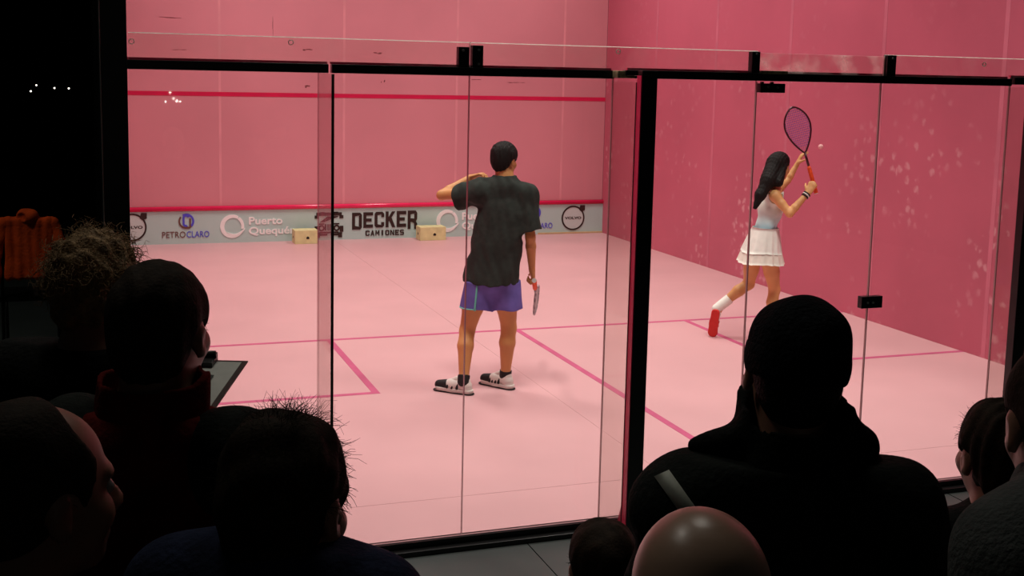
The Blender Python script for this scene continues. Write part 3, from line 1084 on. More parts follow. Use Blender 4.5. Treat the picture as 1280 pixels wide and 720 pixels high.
def swirl_emblem(cx, cz, r, x0, x1, z0, z1):
    a = MB()
    a.ring(cx, cz, r * .78, r, LY0, LY1, 140, 300, n=22)
    a.ring(cx + r * .28, cz - r * .62, r * .12, r * .36, LY0, LY1, 180, 375, n=14)
    a.box((cx + r * .36, LY0, cz - r * .65), (cx + r * .58, LY1, cz + r * .35))
    a.build('swirl_emblem', M['letter_brown'], tb)
    b = MB()
    b.ring(cx, cz, r * .74, r, LY0, LY1, -50, 120, n=22)
    b.ring(cx - r * .02, cz + r * .42, r * .20, r * .46, LY0, LY1, 20, 180, n=14)
    b.box((cx - r * .48, LY0, cz - r * .30), (cx - r * .22, LY1, cz + r * .45))
    b.ring(cx - r * .05, cz - r * .30, r * .18, r * .43, LY0, LY1, 180, 300, n=12)
    b.build('swirl_emblem', M['letter_blue'], tb)
    xm = x0 + (x1 - x0) * .505
    fit_text('lettering', 'PETRO', x0, xm - .006, z0, z1, M['letter_brown'], .0)
    fit_text('lettering', 'CLARO', xm + .006, x1, z0, z1, M['letter_blue'], .0)


swirl_emblem(.962, .272, .092, .681, 1.228, .076, .150)
swirl_emblem(5.410, .290, .094, 5.125, 5.675, .078, .152)


def circle_emblem(cx, cz, r):
    d = MB().ring(cx, cz, .0005, r * .9, LY0 + .003, LY1, n=36)
    d.build('emblem_disc', M['disc'], tb)
    e = MB().ring(cx, cz, r * .88, r, LY0 - .001, LY1, n=48)
    e.prism([(cx + r * .52, cz + r * .66), (cx + r * .70, cz + r * .50), (cx + r * 1.02, cz + r * .62), (cx + r * 1.02, cz + r * 1.02), (cx + r * .62, cz + r * 1.02)], LY0 - .001, LY1)
    e.build('ring_emblem', M['letter_dark'], tb)
    fit_text('lettering', 'VOLVO', cx - r * .72, cx + r * .72, cz - r * .11, cz + r * .11, M['letter_dark'], .03)


circle_emblem(5.968, .209, .165)
circle_emblem(.342, .212, .165)

# wooden box shells in front of the board


def wooden_box(x0, x1, y0, y1, z1, label):
    t = thing('wooden_box', label, 'box', ((x0 + x1) / 2, (y0 + y1) / 2, 0), 'pine boxes at the foot of the front wall')
    w = .012
    box('front_panel', (x0, y0, .001), (x1, y0 + w, z1), M['wood'], t, .002)
    box('back_panel', (x0, y1 - w, .001), (x1, y1, z1), M['wood'], t, .002)
    box('side_panel', (x0, y0 + w, .001), (x0 + w, y1 - w, z1), M['wood'], t)
    box('side_panel', (x1 - w, y0 + w, .001), (x1, y1 - w, z1), M['wood'], t)
    box('lid', (x0 + w, y0 + w, z1 - w), (x1 - w, y1 - w, z1 - .001), M['wood'], t)
    hx, hz = x0 + (x1 - x0) * .56, z1 * .46
    h = MB().prism([(hx - .018, hz - .016), (hx + .018, hz - .016), (hx + .018, hz + .004), (hx, hz + .018), (hx - .018, hz + .004)], y0 - .002, y0 + .004)
    h.build('finger_hole', M['rubber_black'], t)
    hy = (y0 + y1) / 2
    s = MB().tube([(x0 - .002, hy, hz), (x0 + .004, hy, hz)], .016, 12)
    s.build('finger_hole', M['rubber_black'], t)


wooden_box(2.21, 2.49, 9.43, 9.64, .165, 'pale pine box below the white wave lettering, left of the two by the front wall')
wooden_box(3.78, 4.115, 9.43, 9.64, .168, 'pale pine box beside the dark block lettering, right of the two by the front wall')

# ================================================================== PLAYERS
H5 = 0.005


def stack(*ls):
    r = []
    for l in ls: r += l
    return r


def shoe(name, heel, toe, up, h, parent, upper, sole, accents=None, s=1.0, zlift=0.0):
    """sport shoe between heel and toe ground points; up = direction from sole to ankle"""
    heel, toe, up = A(*heel), A(*toe), unit(up)
    d = unit(toe - heel)
    up = unit(up - d * (up @ d))
    lat = np.cross(d, up)
    L = np.linalg.norm(toe - heel)
    R = np.stack([lat, d, up], 1)
    P = lambda a, b, c: heel + lat * a * s + d * b * L + up * c * s
    root_parts = []
    solep = [(cone(P(0, .10, .018), P(0, .5, .017), .036 * s, .036 * s), 0), (cone(P(0, .5, .017), P(.004, .86, .020), .036 * s, .042 * s), .02)]
    upp = [(cone(P(0, .13, .045), P(0, .20, .075), .031 * s, .031 * s), 0), (cone(P(0, .18, .05), P(0, .55, .048), .034 * s, .033 * s), .025),
           (cone(P(0, .5, .042), P(.003, .88, .032), .035 * s, .030 * s), .025)]
    u = shell('shoe', upp, h, upper, parent, subs=[(cone(P(0, .20, .09), P(0, .22, .16), .024 * s, .03 * s), .004)], cuts=[(P(0, 0, .022), -up)])
    shell('sole', solep, h, sole, u, cuts=[(P(0, 0, .026), up), (P(0, 0, .001), -up)])
    if accents:
        for k, (cm, y0, y1) in enumerate(accents):
            for sg in (-1, 1):
                mb = MB()
                q = []
                for t in np.linspace(0, 1, 4):
                    yy = y0 + (y1 - y0) * t
                    q.append(P(sg * (.0355 - .018 * t * t), yy, .026 + .042 * t))
                mb.tube(q, .0085 * s, 6)
                mb.build('stripe', cm, u)
    return u


# ---- the young man
mp = upright((2.30, 2.57, 0))
J = dict(neck=mp(632, 226, .0), shL=mp(600, 240, .0), shR=mp(657, 243, .0), chest=mp(628, 265, 0), waist=mp(620, 312, .01), pelvis=mp(613, 348, 0),
         elL=mp(552, 244, .10), wrL=mp(588, 222, .20), elR=mp(663, 296, -.02), wrR=mp(665, 338, .05),
         hipL=mp(598, 355, 0), hipR=mp(631, 355, 0), knL=mp(584, 413, .02), knR=mp(636, 410, .03))
lh, lt = A(2.222, 2.475, 0), A(2.035, 2.655, 0)
rh, rt_ = A(2.527, 2.525, 0), A(2.385, 2.735, 0)
def toward(a, b, t, z): return A(*(a * (1 - t) + b * t)[:2], z)
J['anL'] = toward(lh, lt, .22, .115)
J['anR'] = toward(rh, rt_, .22, .115)
man = thing('person', 'young squash player seen from behind in charcoal t-shirt and violet shorts, elbow raised', 'person', (2.3, 2.57, 0))
S = .95
hc = mp(630.5, 200, .03)
HR = frame(facing(32, -.10))
tf = facing(12)
hp, hsub = head_prims(hc, HR, .95)
wl_ = J['wrL']
handL = hand_prims(wl_, mp(606, 217, .17) - wl_, A(0, 0, -1) - HV * .2, RV, .92, (25, 45, 40))
handR = hand_prims(J['wrR'], mp(668, 356, .09) - J['wrR'], -RV, HV, .92, (62, 80, 50), .02)
body = stack(torso_prims(J, tf, S * .93), arm_prims(J, 'L', S, thin=.90), arm_prims(J, 'R', S, thin=.90),
             leg_prims(J, 'L', S, back=-tf, thin=1.0), leg_prims(J, 'R', S, back=-tf, thin=1.0),
             foot_prims(J['anL'], lh + (lt - lh) * .15, lt - (lt - lh) * .15, .8), foot_prims(J['anR'], rh + (rt_ - rh) * .15, rt_ - (rt_ - rh) * .15, .8),
             [(cone(J['neck'], hc + HR @ A(0, -.025, -.045), .054, .052), .03)], hp, handL, handR)
add_eyes(hc, HR, .95, shell('body', body, H5, M['skin'], man, subs=hsub))
# hair: full on top, clipped nape
w = lambda x, y, z: hc + .95 * (HR @ A(x, y, z))
hr_ = [(ell(w(0, -.010, .038), A(.089, .110, .094) * .95, HR), 0), (ell(w(0, -.055, -.026), A(.060, .052, .062) * .95, HR), .04)]
def hair_grain(sc=1.0, amp=.0025, seed=3):
    f = folds(amp, 120 * sc, seed, .3)
    return f
shell('hair', hr_, .0045, M['hair_black'], man, cuts=[(w(0, .066, .03), HR @ A(0, 1, -.55))],
      subs=[(ell(w(.082, .01, -.035), (.030, .034, .042), HR), .01), (ell(w(-.082, .01, -.035), (.030, .034, .042), HR), .01)], warp=hair_grain())
# t-shirt
slL = J['shL'] + (J['elL'] - J['shL']) * .62
slR = J['shR'] + (J['elR'] - J['shR']) * .84
hem = mp(613, 350, 0)
hemL, hemR = mp(603, 345, 0), mp(624, 345, 0)
tors = torso_prims(J, tf, S * .93, .022)
ctr = (J['shL'] + J['shR']) / 2
hb = J['pelvis'] + A(0, 0, -.026)
tsh = stack([(cone(hb, J['chest'], .180, .160, (tf, .72), capa=(0, 0, -1)), .02), (cone(hb + RV * -.01, J['waist'], .174, .142, (tf, .72), capa=(0, 0, -1)), .02)], tors[2:],
            [(cone(J['shL'], slL + A(0, 0, -.022), .078, .092, capb=True), .035), (cone(J['shR'], slR, .072, .080, capb=True), .035)])
dirL, dirR = unit(J['elL'] - J['shL']), unit(J['elR'] - J['shR'])
shell('tshirt', tsh, H5, M['tshirt'], man, warp=lambda x, y, z: folds(.007, 24, 11, .8)(x, y, z) + folds(.004, 55, 12, .5)(x, y, z),
      subs=[(cone(slL - dirL * .05 - A(0, 0, .02), slL + dirL * .03 - A(0, 0, .02), .058, .074), .004), (cone(slR - dirR * .05, slR + dirR * .03, .062, .070), .004),
            (cone(hb - A(0, 0, .10), hb + A(0, 0, .035), .170, .168, (tf, .70), capb=True), .003)],
      cuts=[(mp(630, 219, 0), (0, 0, 1))])
col_ = MB().tube([J['neck'] + A(0, 0, .012) + HV * .012 + .068 * (RV * math.cos(a) + HV * math.sin(a) * .9) + A(0, 0, -.012 * math.sin(a)) for a in np.linspace(0, 2 * math.pi, 28)[:-1]], .008, 6, True)
col_.build('collar', M['tshirt'], man, True)
# shorts
hL, hR2 = mp(595, 385, .0), mp(634, 385, .01)
shp = [(cone(J['pelvis'] + A(0, 0, .05), J['pelvis'], .132, .142, (tf, .78)), .02),
       (cone(J['hipL'] + A(0, 0, .020) + RV * .006, hL, .104, .109, (tf, .95), capa=(0, 0, 1), capb=(0, 0, -1)), .035), (cone(J['hipR'] + A(0, 0, .020) - RV * .006, hR2, .106, .103, (tf, .95), capa=(0, 0, 1), capb=(0, 0, -1)), .025)]
shell('shorts', shp, H5, M['shorts'], man, warp=folds(.005, 30, 5, .5),
      subs=[(cone(hL + A(0, 0, .07), hL - A(0, 0, .02), .085, .097, (tf, .92)), .004), (cone(hR2 + A(0, 0, .07), hR2 - A(0, 0, .02), .082, .090, (tf, .92)), .004)])
# mint piping: on the seam down the left leg and round the left hem
pts = [mp(593.5, 332 + t * 52, 0) for t in np.linspace(0, 1, 8)]
side = []
for t in np.linspace(0, 1, 9):
    cpt = (J['hipL'] + A(0, 0, .01)) * (1 - t) + hL * t
    rr = .100 * (1 - t) + .110 * t
    dd = unit(-HV * 1.0 - RV * .06)
    side.append(cpt + dd * rr * .96 + A(0, 0, 0))
MB().tube(side, .0065, 6).build('piping', M['mint'], man, True)
hemr = []
for a in np.linspace(math.radians(180), math.radians(272), 12):
    hemr.append(hL + A(0, 0, .008) + .108 * (RV * math.cos(a) + HV * math.sin(a) * .95))
MB().tube(hemr, .0045, 6).build('piping', M['mint'], man, True)
# socks and shoes
for k, hh, tt in (('L', lh, lt), ('R', rh, rt_)):
    ax = unit(J['kn' + k] - J['an' + k])
    shell('sock', [(cone(J['an' + k] - ax * .03, J['an' + k] + ax * .012, .041, .041, capb=True), 0)], H5, M['rubber_black'], man)
shoe('shoe', lh + A(0, 0, .006), lt + A(0, 0, .006), (0, 0, 1), .004, man, M['rubber_white'], M['rubber_white'], [(M['rubber_black'], .36, .32), (M['rubber_black'], .50, .44), (M['rubber_black'], .64, .56)], 1.05)
shoe('shoe', rh + A(0, 0, .006), rt_ + A(0, 0, .006), (0, 0, 1), .004, man, M['rubber_white'], M['rubber_white'], [(M['rubber_black'], .36, .32), (M['rubber_black'], .46, .40), (M['rubber_black'], .56, .50), (M['rubber_black'], .66, .58)], 1.05)
for hh, tt in ((lh, lt), (rh, rt_)):
    d_ = unit(tt - hh)
    shell('toe_cap', [(cone(hh + (tt - hh) * .70 + A(0, 0, .044), hh + (tt - hh) * .92 + A(.0, 0, .040), .039, .032), 0)], .004, M['rubber_black'], man, cuts=[(hh + A(0, 0, .028), (0, 0, -1))])
    shell('tongue', [(cone(hh + d_ * .105 + A(0, 0, .095), hh + d_ * .155 + A(0, 0, .068), .020, .020), 0)], .004, M['rubber_white'], man)
    shell('outsole', [(cone(hh + d_ * .02 + A(0, 0, .006), tt - d_ * .02 + A(0, 0, .008), .039, .042), 0)], .004, M['rubber_black'], man, cuts=[(hh + A(0, 0, .009), (0, 0, 1)), (hh + A(0, 0, .0005), (0, 0, -1))])
    shell('heel_counter', [(cone(hh + d_ * .035 + A(0, 0, .04), hh + d_ * .045 + A(0, 0, .088), .037, .034), 0)], .004, M['rubber_white'], man, cuts=[(hh + d_ * .055, d_)])


def racket(name, label, butt, axis, side, frame_m, grip_m, string_m, L=.685, wid=.205):
    """squash racket: teardrop head, open throat, shaft, grip"""
    axis = unit(axis)
    side = unit(side - axis * (side @ axis))
    nor = np.cross(axis, side)
    butt = np.asarray(butt, float)
    t = thing(name, label, 'racket', butt)
    P = lambda a, b: butt + axis * a + side * b
    g = MB().tube([P(-.004, 0), P(0, 0), P(.20, 0), P(.22, 0)], [.014, .0175, .0165, .011], 10)
    g.build('grip', grip_m, t, True)
    MB().tube([P(-.007, 0), P(-.003, 0)], .0165, 10).build('butt_cap', M['rubber_white'], [o for o in t.children if o.name.startswith('grip')][0])
    MB().tube([P(.22, 0), P(.335, 0)], [.010, .0095], 8).build('shaft', frame_m, t, True)
    # teardrop
    a0, a1 = .33, L
    def half(u): return wid / 2 * (math.sin(math.pi * min(1, u) ** 1.30)) ** .62 if 0 < u < 1 else 0
    us = np.linspace(0, 1, 26)
    us = (1 - np.cos(us * math.pi)) / 2
    right = [P(a0 + (a1 - a0) * u, half(u)) for u in us]
    left = [P(a0 + (a1 - a0) * u, -half(u)) for u in us[::-1][1:-1]]
    MB().tube(right + left, .0075, 8, True).build('frame', frame_m, t, True)
    mb = MB()
    for i in range(-6, 7):
        x = i * wid * .072
        ok = [u for u in np.linspace(.06, .995, 120) if half(u) > abs(x) + .002]
        if len(ok) > 1: mb.tube([P(a0 + (a1 - a0) * ok[0], x), P(a0 + (a1 - a0) * ok[-1], x)], .0021, 4)
    for u in np.linspace(.16, .97, 19):
        mb.tube([P(a0 + (a1 - a0) * u, -half(u)), P(a0 + (a1 - a0) * u, half(u))], .0021, 4)
    s = mb.build('strings', string_m, t)
    s['kind'] = 'stuff'
    return t


hm = mp(667.5, 350, .085)
racket('racket', 'white patterned squash racket pointing forward from the hand of the man in charcoal', hm - HV * .05 + A(0, 0, .004), HV * .78 + A(0, 0, -.36) + RV * .05, A(0, 0, 1) + RV * .12, M['frame_white'], M['orange'], M['string_pale'])

# ---- the woman
wp = upright((4.88, 3.42, 0))
wom = thing('person', 'dark haired squash player in white pleated skirt with racket raised at the right wall', 'person', (4.88, 3.42, 0))
toe_w = A(4.672, 3.640, .012)
J = dict(neck=wp(966, 234, .05), shL=wp(967, 243, .17), shR=wp(969, 245, -.09), chest=wp(963, 262, .03), waist=wp(957, 286, .02), pelvis=wp(953, 309, .0),
         elR=wp(987, 267, -.17), wrR=wp(1010, 241, -.13), elL=wp(984, 226, .34), wrL=wp(996, 206, .36),
         hipL=wp(942, 318, .08), hipR=wp(961, 318, -.03), knL=wp(936, 355, .15), knR=wp(968, 362, .05),
         anL=wp(902, 381, .15), anR=wp(966, 414, .02))
rfoot = A(J['anR'][0], J['anR'][1], 0)
J['anR'] = A(J['anR'][0], J['anR'][1], .10)
wf_ = facing(62)
S2 = .93
hc = wp(974, 208, .05)
HR = frame(facing(58, -.12))
hp, hsub = head_prims(hc, HR, .92)
heel_w = wp(894.5, 389, .10)
upv = unit(RV * .40 + HV * .9 + A(0, 0, .25))
ft_d = unit(toe_w - heel_w)
upv = unit(upv - ft_d * (upv @ ft_d))
hd = wp(1018, 226, -.11) - J['wrR']
handR = hand_prims(J['wrR'], hd, RV * .5 + HV * .9, A(0, 0, 1) - RV * .5, .90, (55, 70, 45), .05)
handL = hand_prims(J['wrL'], wp(1003, 192, .36) - J['wrL'], RV, A(0, 0, 1), .88, (15, 25, 20))
rtoe = rfoot + wf_ * .19
body = stack(torso_prims(J, wf_, S2 * .88, 0, True), arm_prims(J, 'L', S2, thin=.80), arm_prims(J, 'R', S2, thin=.84),
             leg_prims(J, 'L', S2, back=-wf_, thin=.90), leg_prims(J, 'R', S2, back=-wf_, thin=.90),
             [(cone(J['anL'], heel_w + upv * .055 + ft_d * .04, .034, .028), .02), (cone(heel_w + upv * .050 + ft_d * .05, toe_w + upv * .035 - ft_d * .06, .027, .022), .02)],
             foot_prims(J['anR'], rfoot - wf_ * .03, rfoot + wf_ * .13, .8),
             [(cone(J['neck'], hc + HR @ A(0, -.025, -.045), .048, .047), .03)], hp, handL, handR)
add_eyes(hc, HR, .92, shell('body', body, H5, M['skin2'], wom, subs=hsub))
w = lambda x, y, z: hc + .92 * (HR @ A(x, y, z))
hr_ = [(ell(w(0, -.014, .040), A(.086, .106, .090) * .92, HR), 0),
       (cone(w(0, -.055, .01), wp(960, 226, -.06), .070, .056), .03), (cone(wp(960, 226, -.06), wp(951, 243, -.10), .056, .046), .03),
       (cone(wp(951, 243, -.10), wp(944, 259, -.11), .046, .014), .02),
       (cone(w(.06, -.01, .0), wp(973, 228, -.075), .034, .034), .02)]
def long_grain(x, y, z): return (.0012 * np.sin(210 * x + 150 * y + 60 * z) + .0012 * np.sin(300 * y - 190 * x + 50 * z) + .004 * np.sin(14 * x + 17 * z)).astype(np.float32)
shell('hair', hr_, .0045, M['hair_black'], wom, subs=[(ell(w(.0, .105, -.03), A(.080, .062, .105) * .92, HR), .012)], warp=long_grain)
# sleeveless top
tp = torso_prims(J, wf_, S2 * .88, .012, True)
shell('top', tp, H5, M['top'], wom, warp=folds(.004, 32, 21, 1.2), cuts=[(J['neck'] - A(0, 0, .035), (0, 0, 1)), (J['pelvis'] + A(0, 0, .01), (0, 0, -1))],
      subs=[(cone(J['shR'] + unit(J['shR'] - J['shL']) * .02, J['shR'] + unit(J['shR'] - J['shL']) * .14, .062, .10), .006), (cone(J['shL'] + unit(J['shL'] - J['shR']) * .02, J['shL'] + unit(J['shL'] - J['shR']) * .14, .062, .10), .006)])


def skirt(name, c0, c1, r0, r1, n_pl, amp, m, parent, fwd, thick=.004, fl=.82):
    f = unit(A(fwd[0], fwd[1], 0))
    r = unit(np.cross(f, (0, 0, 1)))
    V, F = [], []
    NA, NR = 144, 9
    for layer in (0, 1):
        for i in range(NR):
            t = i / (NR - 1)
            c = c0 * (1 - t) + c1 * t
            for k in range(NA):
                a = 2 * math.pi * k / NA
                wv = math.sin(a * n_pl) + .35 * math.sin(a * (n_pl + 5) + 1)
                R_ = r0 + (r1 - r0) * t ** .85 + amp * t * wv - layer * thick
                V.append(c + R_ * (r * math.cos(a) + f * math.sin(a) * fl) + A(0, 0, -.006 * t * math.sin(3 * a)))
    o = NA * NR
    for i in range(NR - 1):
        for k in range(NA):
            l = (k + 1) % NA
            F.append((i * NA + k, (i + 1) * NA + k, (i + 1) * NA + l, i * NA + l))
            F.append((o + i * NA + l, o + (i + 1) * NA + l, o + (i + 1) * NA + k, o + i * NA + k))
    for i in (0, NR - 1):
        for k in range(NA):
            l = (k + 1) % NA
            q = (i * NA + k, i * NA + l, o + i * NA + l, o + i * NA + k)
            F.append(q if i else q[::-1])
    return obj(name, V, F, m, parent, True)


skirt('skirt_under_tier', wp(953.5, 300, .01), wp(950.5, 328, .0), .140, .205, 15, .009, M['cream'], wom, wf_)
skirt('skirt_upper_tier', wp(957, 284, .02), wp(951.5, 315, .0), .116, .180, 15, .006, M['white'], wom, wf_)
# trailing shoe: sole turned to the photographer, toe on the floor
shoe('shoe', heel_w, toe_w + (toe_w - heel_w) * .02, upv, .004, wom, M['white'], M['red'], [(M['red'], .45, .40), (M['red'], .62, .56)], .98)
shoe('shoe', rfoot - wf_ * .065, rfoot + wf_ * .185, (0, 0, 1), .004, wom, M['white'], M['red'], [(M['red'], .45, .40), (M['red'], .62, .56)], .95)
ax = unit(J['knL'] - J['anL'])
shell('sock', [(cone(J['anL'] - ax * .05, J['anL'] + ax * .085, .040, .043, capb=True), 0)], H5, M['white'], wom)
shell('sock', [(cone(J['anR'] - A(0, 0, .04), J['anR'] + A(0, 0, .09), .040, .043, capb=True), 0)], H5, M['white'], wom)
fa = unit(J['wrR'] - J['elR'])
for o_, mm in ((.012, 'rubber_black'), (.024, 'white'), (.038, 'rubber_black')):
    cpt = J['wrR'] - fa * o_
    x = unit(np.cross(fa, (0, 0, 1)))
    y = np.cross(fa, x)
    MB().tube([cpt + .0265 * (x * math.cos(a) + y * math.sin(a)) for a in np.linspace(0, 2 * math.pi, 20)[:-1]], .0055, 6, True).build('wristband', M[mm], wom, True)
bt = wp(1020, 241, -.075)
tp_ = wp(990.5, 134, -.02)
racket('racket', 'maroon framed squash racket with orange grip and purple strings held up beside dark hair', bt, tp_ - bt, RV + HV * .25, M['frame_red'], M['orange'], M['string_purple'], np.linalg.norm(tp_ - bt), .225)

bl = upright((5.2, 3.9, 0))(1026, 183.5, .3)
b = sphere('squash_ball', bl, .0225, M['ball'], None, 14)
b['label'] = 'small pale pink ball in the air right of the raised racket'
b['category'] = 'ball'

# ================================================================== SPECTATORS
HS = 0.0065


def spectator(label, u, v, D, hyaw, byaw, stature, skin, hair, jacket, trousers='blackcloth', hs=1.0, roll=0.0, dip=0.0, sleeve=None, hairm='hair_dark', child=False, bulk=.03, shift=(0, 0), collar=None, wide=1.0, arms=None, seed=1, smul=1.0):
    hc = spot(u, v, D)
    HR = frame(facing(hyaw, dip), roll=math.radians(roll))
    bf = facing(byaw)
    br = unit(np.cross(bf, (0, 0, 1)))
    s = (hc[2] + .115 * hs - HZ) / 1.75 * smul
    base = A(hc[0], hc[1], HZ) - bf * .03 * s + A(shift[0], shift[1], 0)
    p = lambda x, y, z: base + br * x * s + bf * y * s + A(0, 0, z * s)
    t = thing('person', label, 'person', tuple(base))
    J = dict(neck=p(0, -.01, 1.475), chest=p(0, 0, 1.30), waist=p(0, .0, 1.10), pelvis=p(0, -.01, .97))
    for k, sg in (('L', -1), ('R', 1)):
        J['sh' + k] = p(sg * .185 * wide, -.01, 1.425)
        J['el' + k] = p(sg * .235 * wide, -.03, 1.14)
        J['wr' + k] = p(sg * .225 * wide, .08, .91)
        J['hip' + k] = p(sg * .09, 0, .93)
        J['kn' + k] = p(sg * .10, .015, .50)
        J['an' + k] = p(sg * .105, -.01, .09)
    if arms:
        for k, q in arms.items(): J[k] = np.asarray(q, float)
    hp, hsub = head_prims(hc, HR, hs, child)
    hands = []
    for k, sg in (('L', -1), ('R', 1)):
        dd = unit(J['wr' + k] - J['el' + k])
        hands += hand_prims(J['wr' + k] + dd * .01, dd, -br * sg, bf, s, (22, 30, 25))
    feet = stack(*[foot_prims(J['an' + k], p(sg * .105, -.04, 0), p(sg * .115, .13, 0), s * .85) for k, sg in (('L', -1), ('R', 1))])
    body = stack(torso_prims(J, bf, s * .95), arm_prims(J, 'L', s), arm_prims(J, 'R', s), leg_prims(J, 'L', s, back=-bf), leg_prims(J, 'R', s, back=-bf), feet,
                 [(cone(J['neck'], hc + hs * (HR @ A(0, -.022, -.045)), .058 * s, .056 * hs), .03)], hp, hands)
    bo = shell('body', body, HS, skin, t, subs=hsub)
    add_eyes(hc, HR, hs, bo)
    w = lambda x, y, z: hc + hs * (HR @ A(x, y, z))
    r = lambda *q: A(*q) * hs
    ears = [(ell(w(sg * .084, .004, -.020), r(.026, .032, .040), HR), .008) for sg in (-1, 1)]
    hm = M[hairm]
    cap = [(ell(w(0, -.014, .034), r(.082, .104, .092), HR), 0), (ell(w(0, -.052, -.025), r(.062, .054, .062), HR), .03)]
    if hair == 'short':
        shell('hair', cap, .0055, hm, t, subs=ears, cuts=[(w(0, .050, .03), HR @ A(0, 1, -.8)), (w(0, 0, -.085), HR @ A(0, 0, -1))], warp=hair_grain(.6, .0016, seed))
        strands('hair_strands', hc, HR, hs, hm, t, 900, .018, .0007, lambda q: q[2] > -.5 and q[1] < .7, .25, seed, .2, .5)
    elif hair == 'receding':
        shell('hair', cap, .0055, hm, t, subs=ears + [(ell(w(0, .085, .085), r(.075, .075, .07), HR), .015)], cuts=[(w(0, .040, .01), HR @ A(0, 1, -.25)), (w(0, 0, -.085), HR @ A(0, 0, -1))], warp=hair_grain(.6, .0012, seed))
        strands('hair_strands', hc, HR, hs, hm, t, 800, .016, .0007, lambda q: q[2] > -.5 and q[1] < .25 and (q[2] < .75 or q[1] < -.1), .25, seed, .2, .5)
    elif hair == 'tufted':
        shell('hair', cap + [(ell(w(-.012, -.010, .080), r(.062, .078, .046), HR), .03)], .0055, hm, t, subs=ears, cuts=[(w(0, .085, .03), HR @ A(0, 1, -.35)), (w(0, 0, -.085), HR @ A(0, 0, -1))], warp=folds(.003, 60, seed, .8))
        strands('hair_strands', hc, HR, hs, hm, t, 2400, .032, .0007, lambda q: q[2] > -.3 and q[1] < .75, .20, seed, .4, .7)
        strands('hair_strands', hc, HR, hs, hm, t, 800, .050, .0006, lambda q: q[2] > .78 and -.4 < q[0] < .25, .55, seed + 4, .6, .5)
        strands('hair_strands', hc, HR, hs, hm, t, 80, .045, .0006, lambda q: q[2] > .45 and q[0] > .4, .34, seed + 5, .6, .4)
    elif hair == 'curly':
        shell('hair', [(ell(w(0, -.014, .040), r(.086, .106, .096), HR), 0), (ell(w(0, -.055, -.02), r(.066, .056, .062), HR), .03)], .0055, hm, t, subs=ears,
              cuts=[(w(0, .055, .03), HR @ A(0, 1, -.8)), (w(0, 0, -.08), HR @ A(0, 0, -1))], warp=folds(.006, 70, 8, 1.0))
        strands('hair_strands', hc, HR, hs, hm, t, 1500, .060, .0012, lambda q: q[2] > -.25 and q[1] < .8, .42, 3, .5, .2, .008)
    elif hair == 'messy':
        shell('hair', cap, .0055, hm, t, subs=ears, cuts=[(w(0, .052, .03), HR @ A(0, 1, -.8)), (w(0, 0, -.10), HR @ A(0, 0, -1))], warp=hair_grain(.7, .005, seed))
        strands('hair_strands', hc, HR, hs, hm, t, 800, .026, .0006, lambda q: q[2] > -.2 and q[1] < .8, .38, seed, .3, .3)
    elif hair == 'bald':
        shell('hair', [(ell(w(0, -.030, -.012), r(.080, .086, .055), HR), 0)], .0055, hm, t, subs=ears, cuts=[(w(0, .02, 0), HR @ A(0, 1, 0)), (w(0, 0, .018), HR @ A(0, .5, 1)), (w(0, 0, -.08), HR @ A(0, 0, -1))], warp=hair_grain(1, .001, seed))
    elif hair == 'beanie':
        shell('hair', cap, .0055, M['hair_black'], t, subs=ears, cuts=[(w(0, .03, .0), HR @ A(0, 1, -.4)), (w(0, 0, -.085), HR @ A(0, 0, -1))])
        bn = [(ell(w(0, -.012, .038), r(.084, .110, .092), HR), 0), (ell(w(.012, -.020, .080), r(.060, .075, .046), HR), .02)]
        b_ = shell('beanie', bn, .0055, M['knit'], t, cuts=[(w(0, 0, -.002), HR @ A(0, -.12, -1))], warp=folds(.003, 45, 4, .4))
        ring = []
        shell('beanie_cuff', [(ell(w(0, -.014, .024), r(.0868, .113, .090), HR), 0)], .0055, M['knit'], t, cuts=[(w(0, 0, -.008), HR @ A(0, -.12, -1)), (w(0, 0, .045), HR @ A(0, .12, 1))])
    # clothing
    tj = torso_prims(J, bf, s * .95, bulk)
    hemp = J['pelvis'] - A(0, 0, .10) * s
    jp = stack([(cone(hemp, J['waist'], .135 * s + bulk, .118 * s + bulk, (bf, .74)), .02)], tj[1:])
    sv = stack(arm_prims(J, 'L', s, bulk * .8), arm_prims(J, 'R', s, bulk * .8))
    wq = folds(.006, 22, seed + 30, .9)
    cuts = [(hemp + A(0, 0, .03), (0, 0, -1)), (J['neck'] + A(0, 0, .045) * s, (0, 0, 1))]
    if sleeve:
        shell('jacket', jp, HS, jacket, t, cuts=cuts, warp=wq)
        yk = stack(sv, [(cone(J['neck'] * .28 + J[k] * .72, J[k], .064 * s + bulk * 1.2, .058 * s + bulk * 1.2), .03) for k in ('shL', 'shR')])
        shell('sleeve', yk, HS, sleeve, t, warp=wq)
    else:
        shell('jacket', jp + sv, HS, jacket, t, cuts=cuts, warp=wq)
    if collar:
        cm, ch, cr, lean = collar
        n0 = J['neck']
        shell('collar', [(cone(n0 - A(0, 0, .02), n0 + A(0, 0, ch) + bf * .01, cr, cr * .93, (bf, .88), capb=unit(A(0, 0, 1) + bf * lean)), 0)], .0055, cm, t,
              subs=[(cone(n0 + A(0, 0, .0), n0 + A(0, 0, ch + .03) + bf * .01, cr - .014, cr * .93 - .012, (bf, .88)), .004)], warp=folds(.004, 30, 9, .6))
    tr = stack([(cone(J['pelvis'] + A(0, 0, .05) * s, J['pelvis'], .132 * s, .138 * s, (bf, .78)), .02)], leg_prims(J, 'L', s, .014), leg_prims(J, 'R', s, .014))
    shell('trousers', tr, .008, M[trousers], t, cuts=[(A(0, 0, HZ + .035), (0, 0, -1))])
    for k, sg in (('L', -1), ('R', 1)):
        shoe('shoe', p(sg * .105, -.065, 0), p(sg * .122, .19, 0), (0, 0, 1), .0055, t, M['rubber_black'], M['rubber_black'], None, s)
    return t, J, hc, HR, s, p


